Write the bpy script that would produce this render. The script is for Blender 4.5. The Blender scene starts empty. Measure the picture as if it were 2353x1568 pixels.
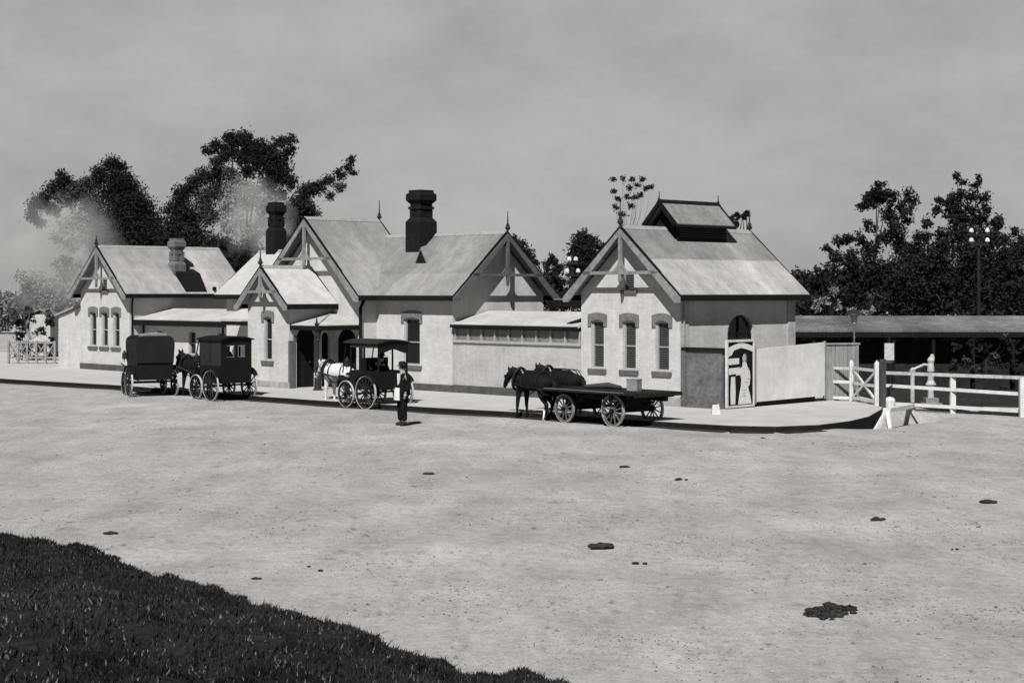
import bpy, bmesh, math, random
import numpy as np
from mathutils import Vector, Matrix
from mathutils.geometry import tessellate_polygon
random.seed(7); rng = np.random.default_rng(7)
S = bpy.context.scene
COL = S.collection
R = math.radians

# ------------------------------------------------------------------ camera
F = 3900.0; CX = 1176.0; HY = 670.0; CH = 3.7          # measured on the photo (2352 px wide)
cd = bpy.data.cameras.new('Camera'); cam = bpy.data.objects.new('Camera', cd); COL.objects.link(cam)
cam.location = (0, 0, CH); cam.rotation_euler = (R(90), 0, 0)
cd.sensor_width = 36; cd.lens = 36 * F / 2352; cd.shift_y = -(784 - HY) / 2352
cd.clip_start = 0.5; cd.clip_end = 4000
S.camera = cam
# ------------------------------------------------------------------ sky
SUN_AZ, SUN_EL = 12, 47
w = bpy.data.worlds.new("World"); S.world = w; w.use_nodes = True
nt = w.node_tree; nt.nodes.clear()
sky = nt.nodes.new('ShaderNodeTexSky'); sky.sky_type = 'NISHITA'; sky.sun_disc = False
sky.sun_elevation = R(SUN_EL); sky.sun_rotation = R(180 + SUN_AZ); sky.dust_density = 3.0
bw = nt.nodes.new('ShaderNodeRGBToBW')
tc = nt.nodes.new('ShaderNodeTexCoord'); mp = nt.nodes.new('ShaderNodeMapping'); mp.inputs['Scale'].default_value = (2.2, 2.2, 4.5)
nz = nt.nodes.new('ShaderNodeTexNoise'); nz.inputs['Scale'].default_value = 2.2; nz.inputs['Detail'].default_value = 10; nz.inputs['Roughness'].default_value = .66
mr = nt.nodes.new('ShaderNodeMapRange'); mr.inputs['From Min'].default_value = .3; mr.inputs['From Max'].default_value = .7
mr.inputs['To Min'].default_value = .80; mr.inputs['To Max'].default_value = 1.16
mu = nt.nodes.new('ShaderNodeMath'); mu.operation = 'MULTIPLY'
pw = nt.nodes.new('ShaderNodeMath'); pw.operation = 'POWER'; pw.inputs[1].default_value = .04
cb = nt.nodes.new('ShaderNodeVectorMath'); cb.operation = 'SCALE'; cb.inputs[0].default_value = (1.03, 1.0, .975)
bg = nt.nodes.new('ShaderNodeBackground'); bg.inputs['Strength'].default_value = 0.15
wo = nt.nodes.new('ShaderNodeOutputWorld')
L = nt.links.new
sx_ = nt.nodes.new('ShaderNodeSeparateXYZ'); gr = nt.nodes.new('ShaderNodeMapRange'); gr.interpolation_type = 'SMOOTHSTEP'
gr.inputs['From Min'].default_value = .15; gr.inputs['From Max'].default_value = .40; gr.inputs['To Min'].default_value = 1.75; gr.inputs['To Max'].default_value = .05
mu2 = nt.nodes.new('ShaderNodeMath'); mu2.operation = 'MULTIPLY'
L(tc.outputs['Generated'], sx_.inputs[0]); L(sx_.outputs[2], gr.inputs['Value'])
L(sky.outputs[0], bw.inputs[0]); L(bw.outputs[0], pw.inputs[0]); L(tc.outputs['Generated'], mp.inputs[0]); L(mp.outputs[0], nz.inputs['Vector'])
L(nz.outputs[0], mr.inputs['Value']); L(pw.outputs[0], mu.inputs[0]); L(mr.outputs[0], mu.inputs[1])
L(mu.outputs[0], mu2.inputs[0]); L(gr.outputs[0], mu2.inputs[1]); L(mu2.outputs[0], cb.inputs['Scale']); L(cb.outputs[0], bg.inputs['Color']); L(bg.outputs[0], wo.inputs['Surface'])
# ------------------------------------------------------------------ sun
a, e = R(SUN_AZ), R(SUN_EL)
sd = Vector((math.sin(a) * math.cos(e), math.cos(a) * math.cos(e), -math.sin(e)))
sl = bpy.data.lights.new('Sun', 'SUN'); sl.energy = 5.0; sl.angle = R(.5); sl.color = (1, .985, .97)
so = bpy.data.objects.new('Sun', sl); COL.objects.link(so); so.rotation_euler = sd.to_track_quat('-Z', 'Y').to_euler(); so.location = (0, 0, 60)
S.view_settings.view_transform = 'Standard'; S.view_settings.look = 'None'; S.view_settings.gamma = 1
S.view_settings.use_curve_mapping = False; S.view_settings.exposure = 0.6

# ------------------------------------------------------------------ materials
MATS = {}
def mat(name, v, var=.12, scale=3.0, bump=0.0, bscale=None, rough=.85, stretch=(1, 1, 1), stain=0.0, wave=None, tint=(1.02, 1.0, .98), spec=.08, brick=False, band=None, streak=0.0):
    """grey material: value v, fine + broad variation, optional corrugation (wave=(axis, spacing)) and brick joints"""
    if name in MATS: return MATS[name]
    v = v*.8 if v > .06 else v*.7
    m = bpy.data.materials.new(name); m.use_nodes = True; t = m.node_tree; N = t.nodes; K = t.links.new
    b = N['Principled BSDF']; b.inputs['Roughness'].default_value = rough; b.inputs['Specular IOR Level'].default_value = spec
    co = N.new('ShaderNodeTexCoord'); ma = N.new('ShaderNodeMapping'); ma.inputs['Scale'].default_value = stretch
    K(co.outputs['Object'], ma.inputs[0])
    n1 = N.new('ShaderNodeTexNoise'); n1.inputs['Scale'].default_value = scale; n1.inputs['Detail'].default_value = 8; n1.inputs['Roughness'].default_value = .65
    n2 = N.new('ShaderNodeTexNoise'); n2.inputs['Scale'].default_value = scale * .17; n2.inputs['Detail'].default_value = 4
    K(ma.outputs[0], n1.inputs['Vector']); K(ma.outputs[0], n2.inputs['Vector'])
    r1 = N.new('ShaderNodeMapRange'); r1.inputs['From Min'].default_value = .3; r1.inputs['From Max'].default_value = .7
    r1.inputs['To Min'].default_value = 1 - var; r1.inputs['To Max'].default_value = 1 + var
    r2 = N.new('ShaderNodeMapRange'); r2.inputs['From Min'].default_value = .3; r2.inputs['From Max'].default_value = .7
    r2.inputs['To Min'].default_value = 1 - max(stain, var * .6); r2.inputs['To Max'].default_value = 1 + var * .5
    K(n1.outputs[0], r1.inputs['Value']); K(n2.outputs[0], r2.inputs['Value'])
    mm = N.new('ShaderNodeMath'); mm.operation = 'MULTIPLY'; K(r1.outputs[0], mm.inputs[0]); K(r2.outputs[0], mm.inputs[1])
    last = mm.outputs[0]; hsrc = n1.outputs[0]
    if brick:
        br = N.new('ShaderNodeTexBrick'); br.inputs['Scale'].default_value = 1; br.inputs['Brick Width'].default_value = .23; br.inputs['Row Height'].default_value = .085
        br.inputs['Mortar Size'].default_value = .006; br.inputs['Color1'].default_value = (1, 1, 1, 1); br.inputs['Color2'].default_value = (.91, .91, .91, 1); br.inputs['Mortar'].default_value = (.88, .88, .88, 1)
        sx = N.new('ShaderNodeSeparateXYZ'); K(co.outputs['Object'], sx.inputs[0]); ad = N.new('ShaderNodeMath'); K(sx.outputs[0], ad.inputs[0]); K(sx.outputs[1], ad.inputs[1])
        cx = N.new('ShaderNodeCombineXYZ'); K(ad.outputs[0], cx.inputs[0]); K(sx.outputs[2], cx.inputs[1]); K(cx.outputs[0], br.inputs['Vector'])
        bb = N.new('ShaderNodeRGBToBW'); K(br.outputs['Color'], bb.inputs[0])
        m3 = N.new('ShaderNodeMath'); m3.operation = 'MULTIPLY'; K(last, m3.inputs[0]); K(bb.outputs[0], m3.inputs[1]); last = m3.outputs[0]
    if wave:
        sx = N.new('ShaderNodeSeparateXYZ'); K(co.outputs['Object'], sx.inputs[0])
        q = N.new('ShaderNodeMath'); q.operation = 'MULTIPLY'; q.inputs[1].default_value = 2 * math.pi / wave[1]; K(sx.outputs[wave[0]], q.inputs[0])
        q2 = N.new('ShaderNodeMath'); q2.operation = 'SINE'; K(q.outputs[0], q2.inputs[0])
        # sheets: each one weathered a little differently
        q4 = N.new('ShaderNodeMath'); q4.operation = 'MULTIPLY'; q4.inputs[1].default_value = 1 / .62; K(sx.outputs[wave[0]], q4.inputs[0])
        q5 = N.new('ShaderNodeMath'); q5.operation = 'FLOOR'; K(q4.outputs[0], q5.inputs[0])
        q6 = N.new('ShaderNodeTexWhiteNoise'); q6.noise_dimensions = '1D'; K(q5.outputs[0], q6.inputs['W'])
        q7 = N.new('ShaderNodeMapRange'); q7.inputs['To Min'].default_value = .93; q7.inputs['To Max'].default_value = 1.05; K(q6.outputs['Value'], q7.inputs['Value'])
        m3 = N.new('ShaderNodeMath'); m3.operation = 'MULTIPLY'; K(last, m3.inputs[0]); K(q7.outputs[0], m3.inputs[1]); last = m3.outputs[0]
        hsrc = q2.outputs[0]
    if streak:                                  # rain streaks and patchy splashed dirt
        ms = N.new('ShaderNodeMapping'); ms.inputs['Scale'].default_value = (5, 5, .45); K(co.outputs['Object'], ms.inputs[0])
        ns_ = N.new('ShaderNodeTexNoise'); ns_.inputs['Scale'].default_value = 1.1; ns_.inputs['Detail'].default_value = 7; ns_.inputs['Roughness'].default_value = .7; K(ms.outputs[0], ns_.inputs['Vector'])
        rs_ = N.new('ShaderNodeMapRange'); rs_.inputs['From Min'].default_value = .5; rs_.inputs['From Max'].default_value = .75; rs_.inputs['To Min'].default_value = 1; rs_.inputs['To Max'].default_value = 1-streak; K(ns_.outputs[0], rs_.inputs['Value'])
        m3 = N.new('ShaderNodeMath'); m3.operation = 'MULTIPLY'; K(last, m3.inputs[0]); K(rs_.outputs[0], m3.inputs[1]); last = m3.outputs[0]
        np_ = N.new('ShaderNodeTexNoise'); np_.inputs['Scale'].default_value = 14; np_.inputs['Detail'].default_value = 5; np_.inputs['Roughness'].default_value = .8; K(co.outputs['Object'], np_.inputs['Vector'])
        rs_ = N.new('ShaderNodeMapRange'); rs_.inputs['From Min'].default_value = .3; rs_.inputs['From Max'].default_value = .7; rs_.inputs['To Min'].default_value = 1+streak*.6; rs_.inputs['To Max'].default_value = 1-streak*.6; K(np_.outputs[0], rs_.inputs['Value'])
        m3 = N.new('ShaderNodeMath'); m3.operation = 'MULTIPLY'; K(last, m3.inputs[0]); K(rs_.outputs[0], m3.inputs[1]); last = m3.outputs[0]
    if band:                                    # rows of sheets: the upper row weathered darker, with a soft uneven lap line
        sx = N.new('ShaderNodeSeparateXYZ'); K(co.outputs['Object'], sx.inputs[0]); nb = N.new('ShaderNodeMath'); nb.operation = 'MULTIPLY_ADD'; nb.inputs[1].default_value = .12
        K(n1.outputs[0], nb.inputs[0]); K(sx.outputs[2], nb.inputs[2]); rb_ = N.new('ShaderNodeMapRange'); rb_.inputs['From Min'].default_value = band[0]+.05; rb_.inputs['From Max'].default_value = band[0]+.09
        rb_.inputs['To Min'].default_value = 1; rb_.inputs['To Max'].default_value = band[1]; K(nb.outputs[0], rb_.inputs['Value'])
        m3 = N.new('ShaderNodeMath'); m3.operation = 'MULTIPLY'; K(last, m3.inputs[0]); K(rb_.outputs[0], m3.inputs[1]); last = m3.outputs[0]
    sc = N.new('ShaderNodeVectorMath'); sc.operation = 'SCALE'; sc.inputs[0].default_value = tuple(v * c for c in tint)
    K(last, sc.inputs['Scale']); K(sc.outputs[0], b.inputs['Base Color'])
    if bump:
        bp = N.new('ShaderNodeBump'); bp.inputs['Strength'].default_value = 1; bp.inputs['Distance'].default_value = bump
        if bscale:
            n3 = N.new('ShaderNodeTexNoise'); n3.inputs['Scale'].default_value = bscale; n3.inputs['Detail'].default_value = 6; K(ma.outputs[0], n3.inputs['Vector']); hsrc = n3.outputs[0]
        K(hsrc, bp.inputs['Height']); K(bp.outputs[0], b.inputs['Normal'])
    MATS[name] = m; return m

STUCCO = mat('painted_brick', .53, .07, 9, .005, rough=.9, stain=.16, brick=True, streak=.16)
STUCCO_S = mat('rendered_wall', .44, .08, 9, .006, rough=.9, stain=.22, brick=True, streak=.18)
PLINTH = mat('bluestone_plinth', .08, .3, 3, .01)
ROOFY = mat('iron_roof_running_back', .33, .2, 2.2, .0025, stain=.3, stretch=(.6, 1, .6), wave=(1, .15), rough=.6, band=(4.75, .92), streak=.18)
ROOFB = mat('iron_roof_two_rows', .36, .22, 2.2, .0025, stain=.3, stretch=(.6, 1, .6), wave=(1, .15), rough=.6, band=(4.72, .62), streak=.22)
ROOFX = mat('iron_roof_along_street', .26, .2, 2.2, .0025, stain=.3, stretch=(1, .6, .6), wave=(0, .15), rough=.6, band=(4.35, .88), streak=.22)
ROOFW = mat('pale_iron_roof', .46, .15, 3, .004, stain=.2, streak=.1, rough=.6)
DARK = mat('dark_painted_wood_and_shade', .010, .25, 6)
GLASS = mat('dark_window_glass', .012, .1, 4, rough=.2, spec=.25)
BLIND = mat('louvred_blind', .075, .2, 12)
TRIM = mat('cream_trim', .33, .15, 8)
TRIMG = mat('grey_trim', .26, .2, 8)
SILL = mat('dark_stone_sill', .11, .25, 8)
HOOD = mat('dark_brick_hood', .15, .3, 14)
SOOT = mat('sooty_brick', .012, .4, 8, .004)
WHITE = mat('white_paint', .55, .14, 9, streak=.2)
WHITEW = mat('weathered_white_paint', .4, .3, 12, streak=.3)
TIMBER = mat('weathered_timber', .22, .35, 6, stretch=(6, 6, .6))
IRON = mat('iron', .03, .2, 5, rough=.5)
PALEIRON = mat('pale_tyre_iron', .42, .25, 10, rough=.45)  # pale grey for tyres and the door handle
COACH = mat('black_coachwork', .009, .2, 5, rough=.6, spec=.12)
COACHG = mat('faded_coachwork', .03, .3, 7, rough=.6)
CANVAS = mat('canvas_top', .16, .25, 9)
HORSED = mat('dark_horse_coat', .009, .3, 8, rough=.8)
HORSEW = mat('white_horse_coat', .6, .1, 6, rough=.7)
HAIR = mat('black_hair', .012, .2, 8)
LEATHER = mat('harness_leather', .018, .2, 8, rough=.5)
SKIN = mat('skin', .32, .08, 8, rough=.6, tint=(1.06, 1, .93))
CLOTH = mat('dark_suit_cloth', .008, .25, 12, rough=.95)
CLOTHW = mat('white_cloth', .6, .08, 8, rough=.9)
WAGON = mat('wagon_boards', .018, .4, 5, stretch=(.5, 6, 4))
WAGONE = mat('pale_worn_board_edge', .4, .4, 6)

# ------------------------------------------------------------------ mesh helpers
class MB:
    def __init__(s, off=(0, 0, 0)): s.v = []; s.f = []; s.off = Vector(off)
    def add(s, vs, fs):
        n = len(s.v); s.v += [Vector(p) - s.off for p in vs]; s.f += [tuple(i + n for i in f) for f in fs]; return s
    def box(s, x0, x1, y0, y1, z0, z1):
        return s.add([(x0,y0,z0),(x1,y0,z0),(x1,y1,z0),(x0,y1,z0),(x0,y0,z1),(x1,y0,z1),(x1,y1,z1),(x0,y1,z1)],
                     [(0,3,2,1),(4,5,6,7),(0,1,5,4),(1,2,6,5),(2,3,7,6),(3,0,4,7)])
    def bar(s, p, q, w, h, up=(0, 0, 1)):
        p, q = Vector(p), Vector(q); d = (q - p).normalized(); sd_ = d.cross(Vector(up))
        if sd_.length < 1e-4: sd_ = d.cross(Vector((0, 1, 0)))
        sd_.normalize(); u = sd_.cross(d).normalized(); vs = []
        for c in (p, q):
            for a_, b_ in ((-1,-1),(1,-1),(1,1),(-1,1)): vs.append(c + sd_*(a_*w/2) + u*(b_*h/2))
        return s.add(vs, [(0,1,2,3),(7,6,5,4),(0,4,5,1),(1,5,6,2),(2,6,7,3),(3,7,4,0)])
    def tube(s, pts, rs, n=8, caps=True):
        pts = [Vector(p) for p in pts]
        if not hasattr(rs, '__len__'): rs = [rs] * len(pts)
        vs = []; fs = []; prev = None
        for i, p in enumerate(pts):
            d = (pts[min(i+1, len(pts)-1)] - pts[max(i-1, 0)]).normalized()
            ref = prev if prev is not None else (Vector((1,0,0)) if abs(d.x) < .8 else Vector((0,1,0)))
            a_ = (ref - d * ref.dot(d)).normalized(); b_ = d.cross(a_); prev = a_
            for k in range(n):
                t = 2*math.pi*k/n; vs.append(p + (a_*math.cos(t) + b_*math.sin(t)) * rs[i])
        for i in range(len(pts)-1):
            for k in range(n): fs.append((i*n+k, i*n+(k+1)%n, (i+1)*n+(k+1)%n, (i+1)*n+k))
        if caps: fs.append(tuple(range(n-1,-1,-1))); fs.append(tuple((len(pts)-1)*n+k for k in range(n)))
        return s.add(vs, fs)
    def lathe(s, c, prof, n=10):
        return s.tube([(c[0], c[1], c[2]+z) for r_, z in prof], [max(r_, .002) for r_, z in prof], n)
    def ring(s, c, ro, ri, wd, n=28):          # axis = y
        vs = []; fs = []
        for k in range(n):
            t = 2*math.pi*k/n; cs, sn = math.cos(t), math.sin(t)
            for r_, y in ((ro,-wd/2),(ro,wd/2),(ri,wd/2),(ri,-wd/2)): vs.append((c[0]+r_*cs, c[1]+y, c[2]+r_*sn))
        for k in range(n):
            a_, b_ = 4*k, 4*((k+1) % n)
            for j in range(4): fs.append((a_+j, a_+(j+1)%4, b_+(j+1)%4, b_+j))
        return s.add(vs, fs)
    def ball(s, c, r, sc=(1,1,1), n=10, m=7):
        vs = []; fs = []
        for i in range(m+1):
            ph = math.pi*i/m
            for k in range(n):
                t = 2*math.pi*k/n
                vs.append((c[0]+r*sc[0]*math.sin(ph)*math.cos(t), c[1]+r*sc[1]*math.sin(ph)*math.sin(t), c[2]+r*sc[2]*math.cos(ph)))
        for i in range(m):
            for k in range(n): fs.append((i*n+k, (i+1)*n+k, (i+1)*n+(k+1)%n, i*n+(k+1)%n))
        return s.add(vs, fs)
    def prism(s, poly, axis, a0, a1):
        """poly 2D extruded along axis ('x','y','z')"""
        def P(p, a_):
            return {'x': (a_, p[0], p[1]), 'y': (p[0], a_, p[1]), 'z': (p[0], p[1], a_)}[axis]
        n = len(poly); tri = tessellate_polygon([[Vector((p[0], p[1], 0)) for p in poly]])
        vs = [P(p, a0) for p in poly] + [P(p, a1) for p in poly]
        fs = [tuple(t) for t in tri] + [tuple(i+n for i in reversed(t)) for t in tri] + [(i, (i+1)%n, n+(i+1)%n, n+i) for i in range(n)]
        return s.add(vs, fs)
    def wall(s, poly, holes, axis, a0, a1):
        """wall with through openings, poly in (horizontal, z)"""
        def P(p, a_): return (p[0], a_, p[1]) if axis == 'y' else (a_, p[0], p[1])
        loops = [poly] + holes; flat = [p for l in loops for p in l]; n = len(flat)
        tri = tessellate_polygon([[Vector((p[0], p[1], 0)) for p in l] for l in loops])
        vs = [P(p, a0) for p in flat] + [P(p, a1) for p in flat]; fs = [tuple(t) for t in tri] + [tuple(i+n for i in reversed(t)) for t in tri]
        k = 0
        for l in loops:
            m = len(l)
            for i in range(m): fs.append((k+i, k+(i+1)%m, n+k+(i+1)%m, n+k+i))
            k += m
        return s.add(vs, fs)
    def build(s, name, m, parent=None, smooth=False):
        me = bpy.data.meshes.new(name); me.from_pydata([tuple(p) for p in s.v], [], s.f)
        bm = bmesh.new(); bm.from_mesh(me); bmesh.ops.recalc_face_normals(bm, faces=bm.faces); bm.to_mesh(me); bm.free()
        if smooth:
            me.polygons.foreach_set('use_smooth', [True]*len(me.polygons))
        me.materials.append(m); o = bpy.data.objects.new(name, me); COL.objects.link(o)
        if parent: o.parent = parent
        return o
def tag(o, label=None, cat=None, group=None, kind=None):
    if label: o['label'] = label
    if cat: o['category'] = cat
    if group: o['group'] = group
    if kind: o['kind'] = kind
    return o
def empty(name, loc, rz, label, cat, group=None):
    o = bpy.data.objects.new(name, None); COL.objects.link(o); o.location = loc; o.rotation_euler = (0, 0, rz); o.empty_display_size = .3
    return tag(o, label, cat, group)
def raw(name, V, Fc, m, parent=None, smooth=False):
    me = bpy.data.meshes.new(name); V = np.asarray(V, dtype=np.float32); Fc = np.asarray(Fc, dtype=np.int32)
    k = Fc.shape[1]; me.vertices.add(len(V)); me.vertices.foreach_set('co', V.ravel()); me.loops.add(Fc.size); me.loops.foreach_set('vertex_index', Fc.ravel())
    me.polygons.add(len(Fc)); me.polygons.foreach_set('loop_start', np.arange(0, Fc.size, k, dtype=np.int32)); me.polygons.foreach_set('loop_total', np.full(len(Fc), k, dtype=np.int32))
    if smooth: me.polygons.foreach_set('use_smooth', np.ones(len(Fc), dtype=bool))
    me.update(calc_edges=True); me.materials.append(m); o = bpy.data.objects.new(name, me); COL.objects.link(o)
    if parent: o.parent = parent
    return o
def children(o): return [c for c in bpy.data.objects if c.parent == o]
def copy_tree(o, parent=None):
    c = o.copy(); COL.objects.link(c)
    if parent: c.parent = parent
    for ch in children(o): copy_tree(ch, c)
    return c
def skin(name, nodes, edges, m, parent=None, sub=2, extra=None):
    """nodes: list of (co, r); one smooth body grown over a skeleton"""
    me = bpy.data.meshes.new(name); me.from_pydata([n[0] for n in nodes], edges, []); o = bpy.data.objects.new(name, me); COL.objects.link(o)
    md = o.modifiers.new('s', 'SKIN'); sb = o.modifiers.new('u', 'SUBSURF'); sb.levels = sub; sb.render_levels = sub
    for i, n in enumerate(nodes):
        r_ = n[1]; sv = me.skin_vertices[0].data[i]; sv.radius = r_ if hasattr(r_, '__len__') else (r_, r_); sv.use_root = (i == 0)
    dg = bpy.context.evaluated_depsgraph_get(); ev = o.evaluated_get(dg); nm = bpy.data.meshes.new_from_object(ev)
    bpy.data.objects.remove(o); bpy.data.meshes.remove(me)
    if extra:
        bm = bmesh.new(); bm.from_mesh(nm); t = bpy.data.meshes.new('t'); t.from_pydata([tuple(p) for p in extra.v], [], extra.f); bm.from_mesh(t); bpy.data.meshes.remove(t)
        bmesh.ops.recalc_face_normals(bm, faces=bm.faces); bm.to_mesh(nm); bm.free()
    nm.name = name; nm.materials.clear(); nm.materials.append(m); nm.polygons.foreach_set('use_smooth', [True]*len(nm.polygons))
    o = bpy.data.objects.new(name, nm); COL.objects.link(o)
    if parent: o.parent = parent
    return o
def G(x, y, z=0.0):                     # where a ray through the measured pixel meets height z: a real ground position
    d = F * (CH - z) / (y - HY); return Vector(((x - CX) / F * d, d, z))
def P(x, y, d): return Vector(((x - CX) / F * d, d, CH - (y - HY) / F * d))

# building frame: local x runs along the street towards the right, local y runs back from it
O0 = Vector((5.2, 52.5, 0)); AX = Vector((.6956, -.7185, 0)); AY = Vector((.7185, .6956, 0)); RZ = math.atan2(-.7185, .6956)
def W(x, y, z=0): return O0 + AX * x + AY * y + Vector((0, 0, z))

# ------------------------------------------------------------------ setting: ground
KERB = [(-900, 823), (-60, 873), (40, 880), (285, 894), (600, 920), (740, 930), (1000, 947), (1200, 958), (1400, 972), (1560, 983), (1680, 990), (1780, 992), (1880, 988), (1950, 979), (1995, 968), (2022, 952)]
kerb = [G(x, y) for x, y in KERB]
DITCH = [G(1960, 975), G(2022, 965), G(2070, 962), G(2110, 952)]
def seg_d(px, py, a_, b_):
    ax, ay, bx, by = a_[0], a_[1], b_[0], b_[1]; l2 = (bx-ax)**2 + (by-ay)**2
    t = np.clip(((px-ax)*(bx-ax) + (py-ay)*(by-ay)) / l2, 0, 1); return np.hypot(px-(ax+t*(bx-ax)), py-(ay+t*(by-ay)))
def ground_h(x, y):
    d = np.full(np.shape(x), 99.0)
    for a_, b_ in zip(DITCH[:-1], DITCH[1:]): d = np.minimum(d, seg_d(x, y, a_, b_))
    h = -.38 * np.exp(-(d/.75)**2)
    h = h + .012 * np.sin(x*1.1+.3*y) * np.cos(y*.9) * (d > 2)
    return h
xs = np.unique(np.concatenate([np.linspace(-1500, -40, 14), np.linspace(-40, -14, 30), np.linspace(-14, 20, 190), np.linspace(20, 60, 30), np.linspace(60, 1500, 14)]))
ys = np.unique(np.concatenate([np.linspace(-60, 12, 16), np.linspace(12, 44, 80), np.linspace(44, 60, 110), np.linspace(60, 130, 40), np.linspace(130, 2600, 20)]))
XX, YY = np.meshgrid(xs, ys); ZZ = ground_h(XX, YY)
nx = len(xs); ids = np.arange(XX.size).reshape(XX.shape)
Fq = np.stack([ids[:-1, :-1], ids[:-1, 1:], ids[1:, 1:], ids[1:, :-1]], -1).reshape(-1, 4)
SAND = bpy.data.materials.new('sandy_road'); SAND.use_nodes = True
def sand_nodes():
    t = SAND.node_tree; N = t.nodes; K = t.links.new; b = N['Principled BSDF']; b.inputs['Roughness'].default_value = .95; b.inputs['Specular IOR Level'].default_value = .1
    co = N.new('ShaderNodeTexCoord')
    def noise(sc, det, rot=None, st=(1, 1, 1), ro=.6):
        ma = N.new('ShaderNodeMapping'); ma.inputs['Scale'].default_value = st
        if rot: ma.inputs['Rotation'].default_value = (0, 0, rot)
        K(co.outputs['Object'], ma.inputs[0]); n = N.new('ShaderNodeTexNoise'); n.inputs['Scale'].default_value = sc; n.inputs['Detail'].default_value = det; n.inputs['Roughness'].default_value = ro
        K(ma.outputs[0], n.inputs['Vector']); return n.outputs[0]
    def rng_(src, lo, hi, f0=.3, f1=.7):
        r_ = N.new('ShaderNodeMapRange'); r_.inputs['From Min'].default_value = f0; r_.inputs['From Max'].default_value = f1; r_.inputs['To Min'].default_value = lo; r_.inputs['To Max'].default_value = hi
        K(src, r_.inputs['Value']); return r_.outputs[0]
    def mul(a_, b_):
        m = N.new('ShaderNodeMath'); m.operation = 'MULTIPLY'; K(a_, m.inputs[0]); K(b_, m.inputs[1]); return m.outputs[0]
    v = rng_(noise(.16, 5), .86, 1.1)
    v = mul(v, rng_(noise(1.1, 8, R(20), (1, .35, 1)), .80, 1.12))
    v = mul(v, rng_(noise(7, 9, None, (1, .5, 1), .75), .78, 1.2))
    v = mul(v, rng_(noise(26, 4, None, (1, .6, 1), .8), .82, 1.16))
    fleck = noise(2.6, 6, R(10), (1, .3, 1), .7)
    v = mul(v, rng_(fleck, 1.0, .62, .60, .72))
    v = mul(v, rng_(noise(.4, 6, R(46), (.2, 1.8, 1)), .94, 1.05))       # wheel-worn tracks along the kerb
    v = mul(v, rng_(noise(.3, 9, R(20), (1, .55, 1), .75), .80, 1.14))
    v = mul(v, rng_(noise(5, 3, R(30), (1, .45, 1), .5), 1.0, .55, .66, .74))
    v = mul(v, rng_(noise(1.3, 9, R(35), (1, .6, 1), .8), 1.0, .70, .56, .68))
    c = N.new('ShaderNodeVectorMath'); c.operation = 'SCALE'; c.inputs[0].default_value = (.29*1.025, .29, .29*.978); K(v, c.inputs['Scale']); K(c.outputs[0], b.inputs['Base Color'])
    bp = N.new('ShaderNodeBump'); bp.inputs['Distance'].default_value = .045; bp.inputs['Strength'].default_value = 1; K(noise(4, 9, None, (1, 1, 1), .7), bp.inputs['Height']); K(bp.outputs[0], b.inputs['Normal'])
sand_nodes()
tag(raw('ground', np.stack([XX, YY, ZZ], -1).reshape(-1, 3), Fq, SAND, smooth=True), kind='structure')

PAVE = mat('pale_gravel_pavement', .42, .1, 6, .01, stain=.12)
pv = [(p.x, p.y) for p in kerb]
back = [tuple(G(2034, 935)[:2]), tuple(W(.2, 9)[:2]), tuple(W(-8, 8)[:2]), tuple(W(-60, 8)[:2])]
m = MB(); m.prism(pv + back, 'z', -.6, .15); tag(m.build('pavement', PAVE), kind='structure')
KM = mat('tarred_kerb', .015, .3, 5); GUT = mat('damp_gutter', .035, .4, 4)
mk = MB(); mg = MB()
for i in range(len(kerb)-1):
    a_, b_ = kerb[i], kerb[i+1]; d = (b_-a_).normalized(); nn = Vector((d.y, -d.x, 0))
    if nn.y > 0: nn = -nn
    mk.add([a_+nn*.003+Vector((0,0,-.55)), b_+nn*.003+Vector((0,0,-.55)), b_+nn*.05+Vector((0,0,-.55)), a_+nn*.05+Vector((0,0,-.55)),
            a_+nn*.003+Vector((0,0,.147)), b_+nn*.003+Vector((0,0,.147)), b_+nn*.05+Vector((0,0,.147)), a_+nn*.05+Vector((0,0,.147))],
           [(0,3,2,1),(4,5,6,7),(0,1,5,4),(1,2,6,5),(2,3,7,6),(3,0,4,7)])
    if i < len(kerb)-4:
        z = Vector((0, 0, .016)); wdt = .55
        mg.add([a_+nn*.05+z, b_+nn*.05+z, b_+nn*wdt*random.uniform(.8,1)+z, a_+nn*wdt+z], [(0,1,2,3)])
tag(mk.build('kerb', KM), kind='structure'); tag(mg.build('gutter', GUT), kind='structure')
# dark cinder yard behind the white fence
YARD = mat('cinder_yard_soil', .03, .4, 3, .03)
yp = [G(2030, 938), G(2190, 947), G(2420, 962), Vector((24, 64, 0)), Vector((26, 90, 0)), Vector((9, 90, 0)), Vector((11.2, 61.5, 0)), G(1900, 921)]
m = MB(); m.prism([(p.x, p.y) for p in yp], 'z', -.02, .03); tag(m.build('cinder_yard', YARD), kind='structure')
# drain bottom
DRN = mat('drain_mud', .02, .3, 4)
m = MB()
for a_, b_ in zip(DITCH[:-1], DITCH[1:]):
    d = (b_-a_).normalized(); nn = Vector((-d.y, d.x, 0)); zz = Vector((0, 0, -.30)); m.add([a_+nn*.42+zz, a_-nn*.42+zz, b_-nn*.42+zz, b_+nn*.42+zz], [(0,1,2,3)])
tag(m.build('drain', DRN), kind='structure')

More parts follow.
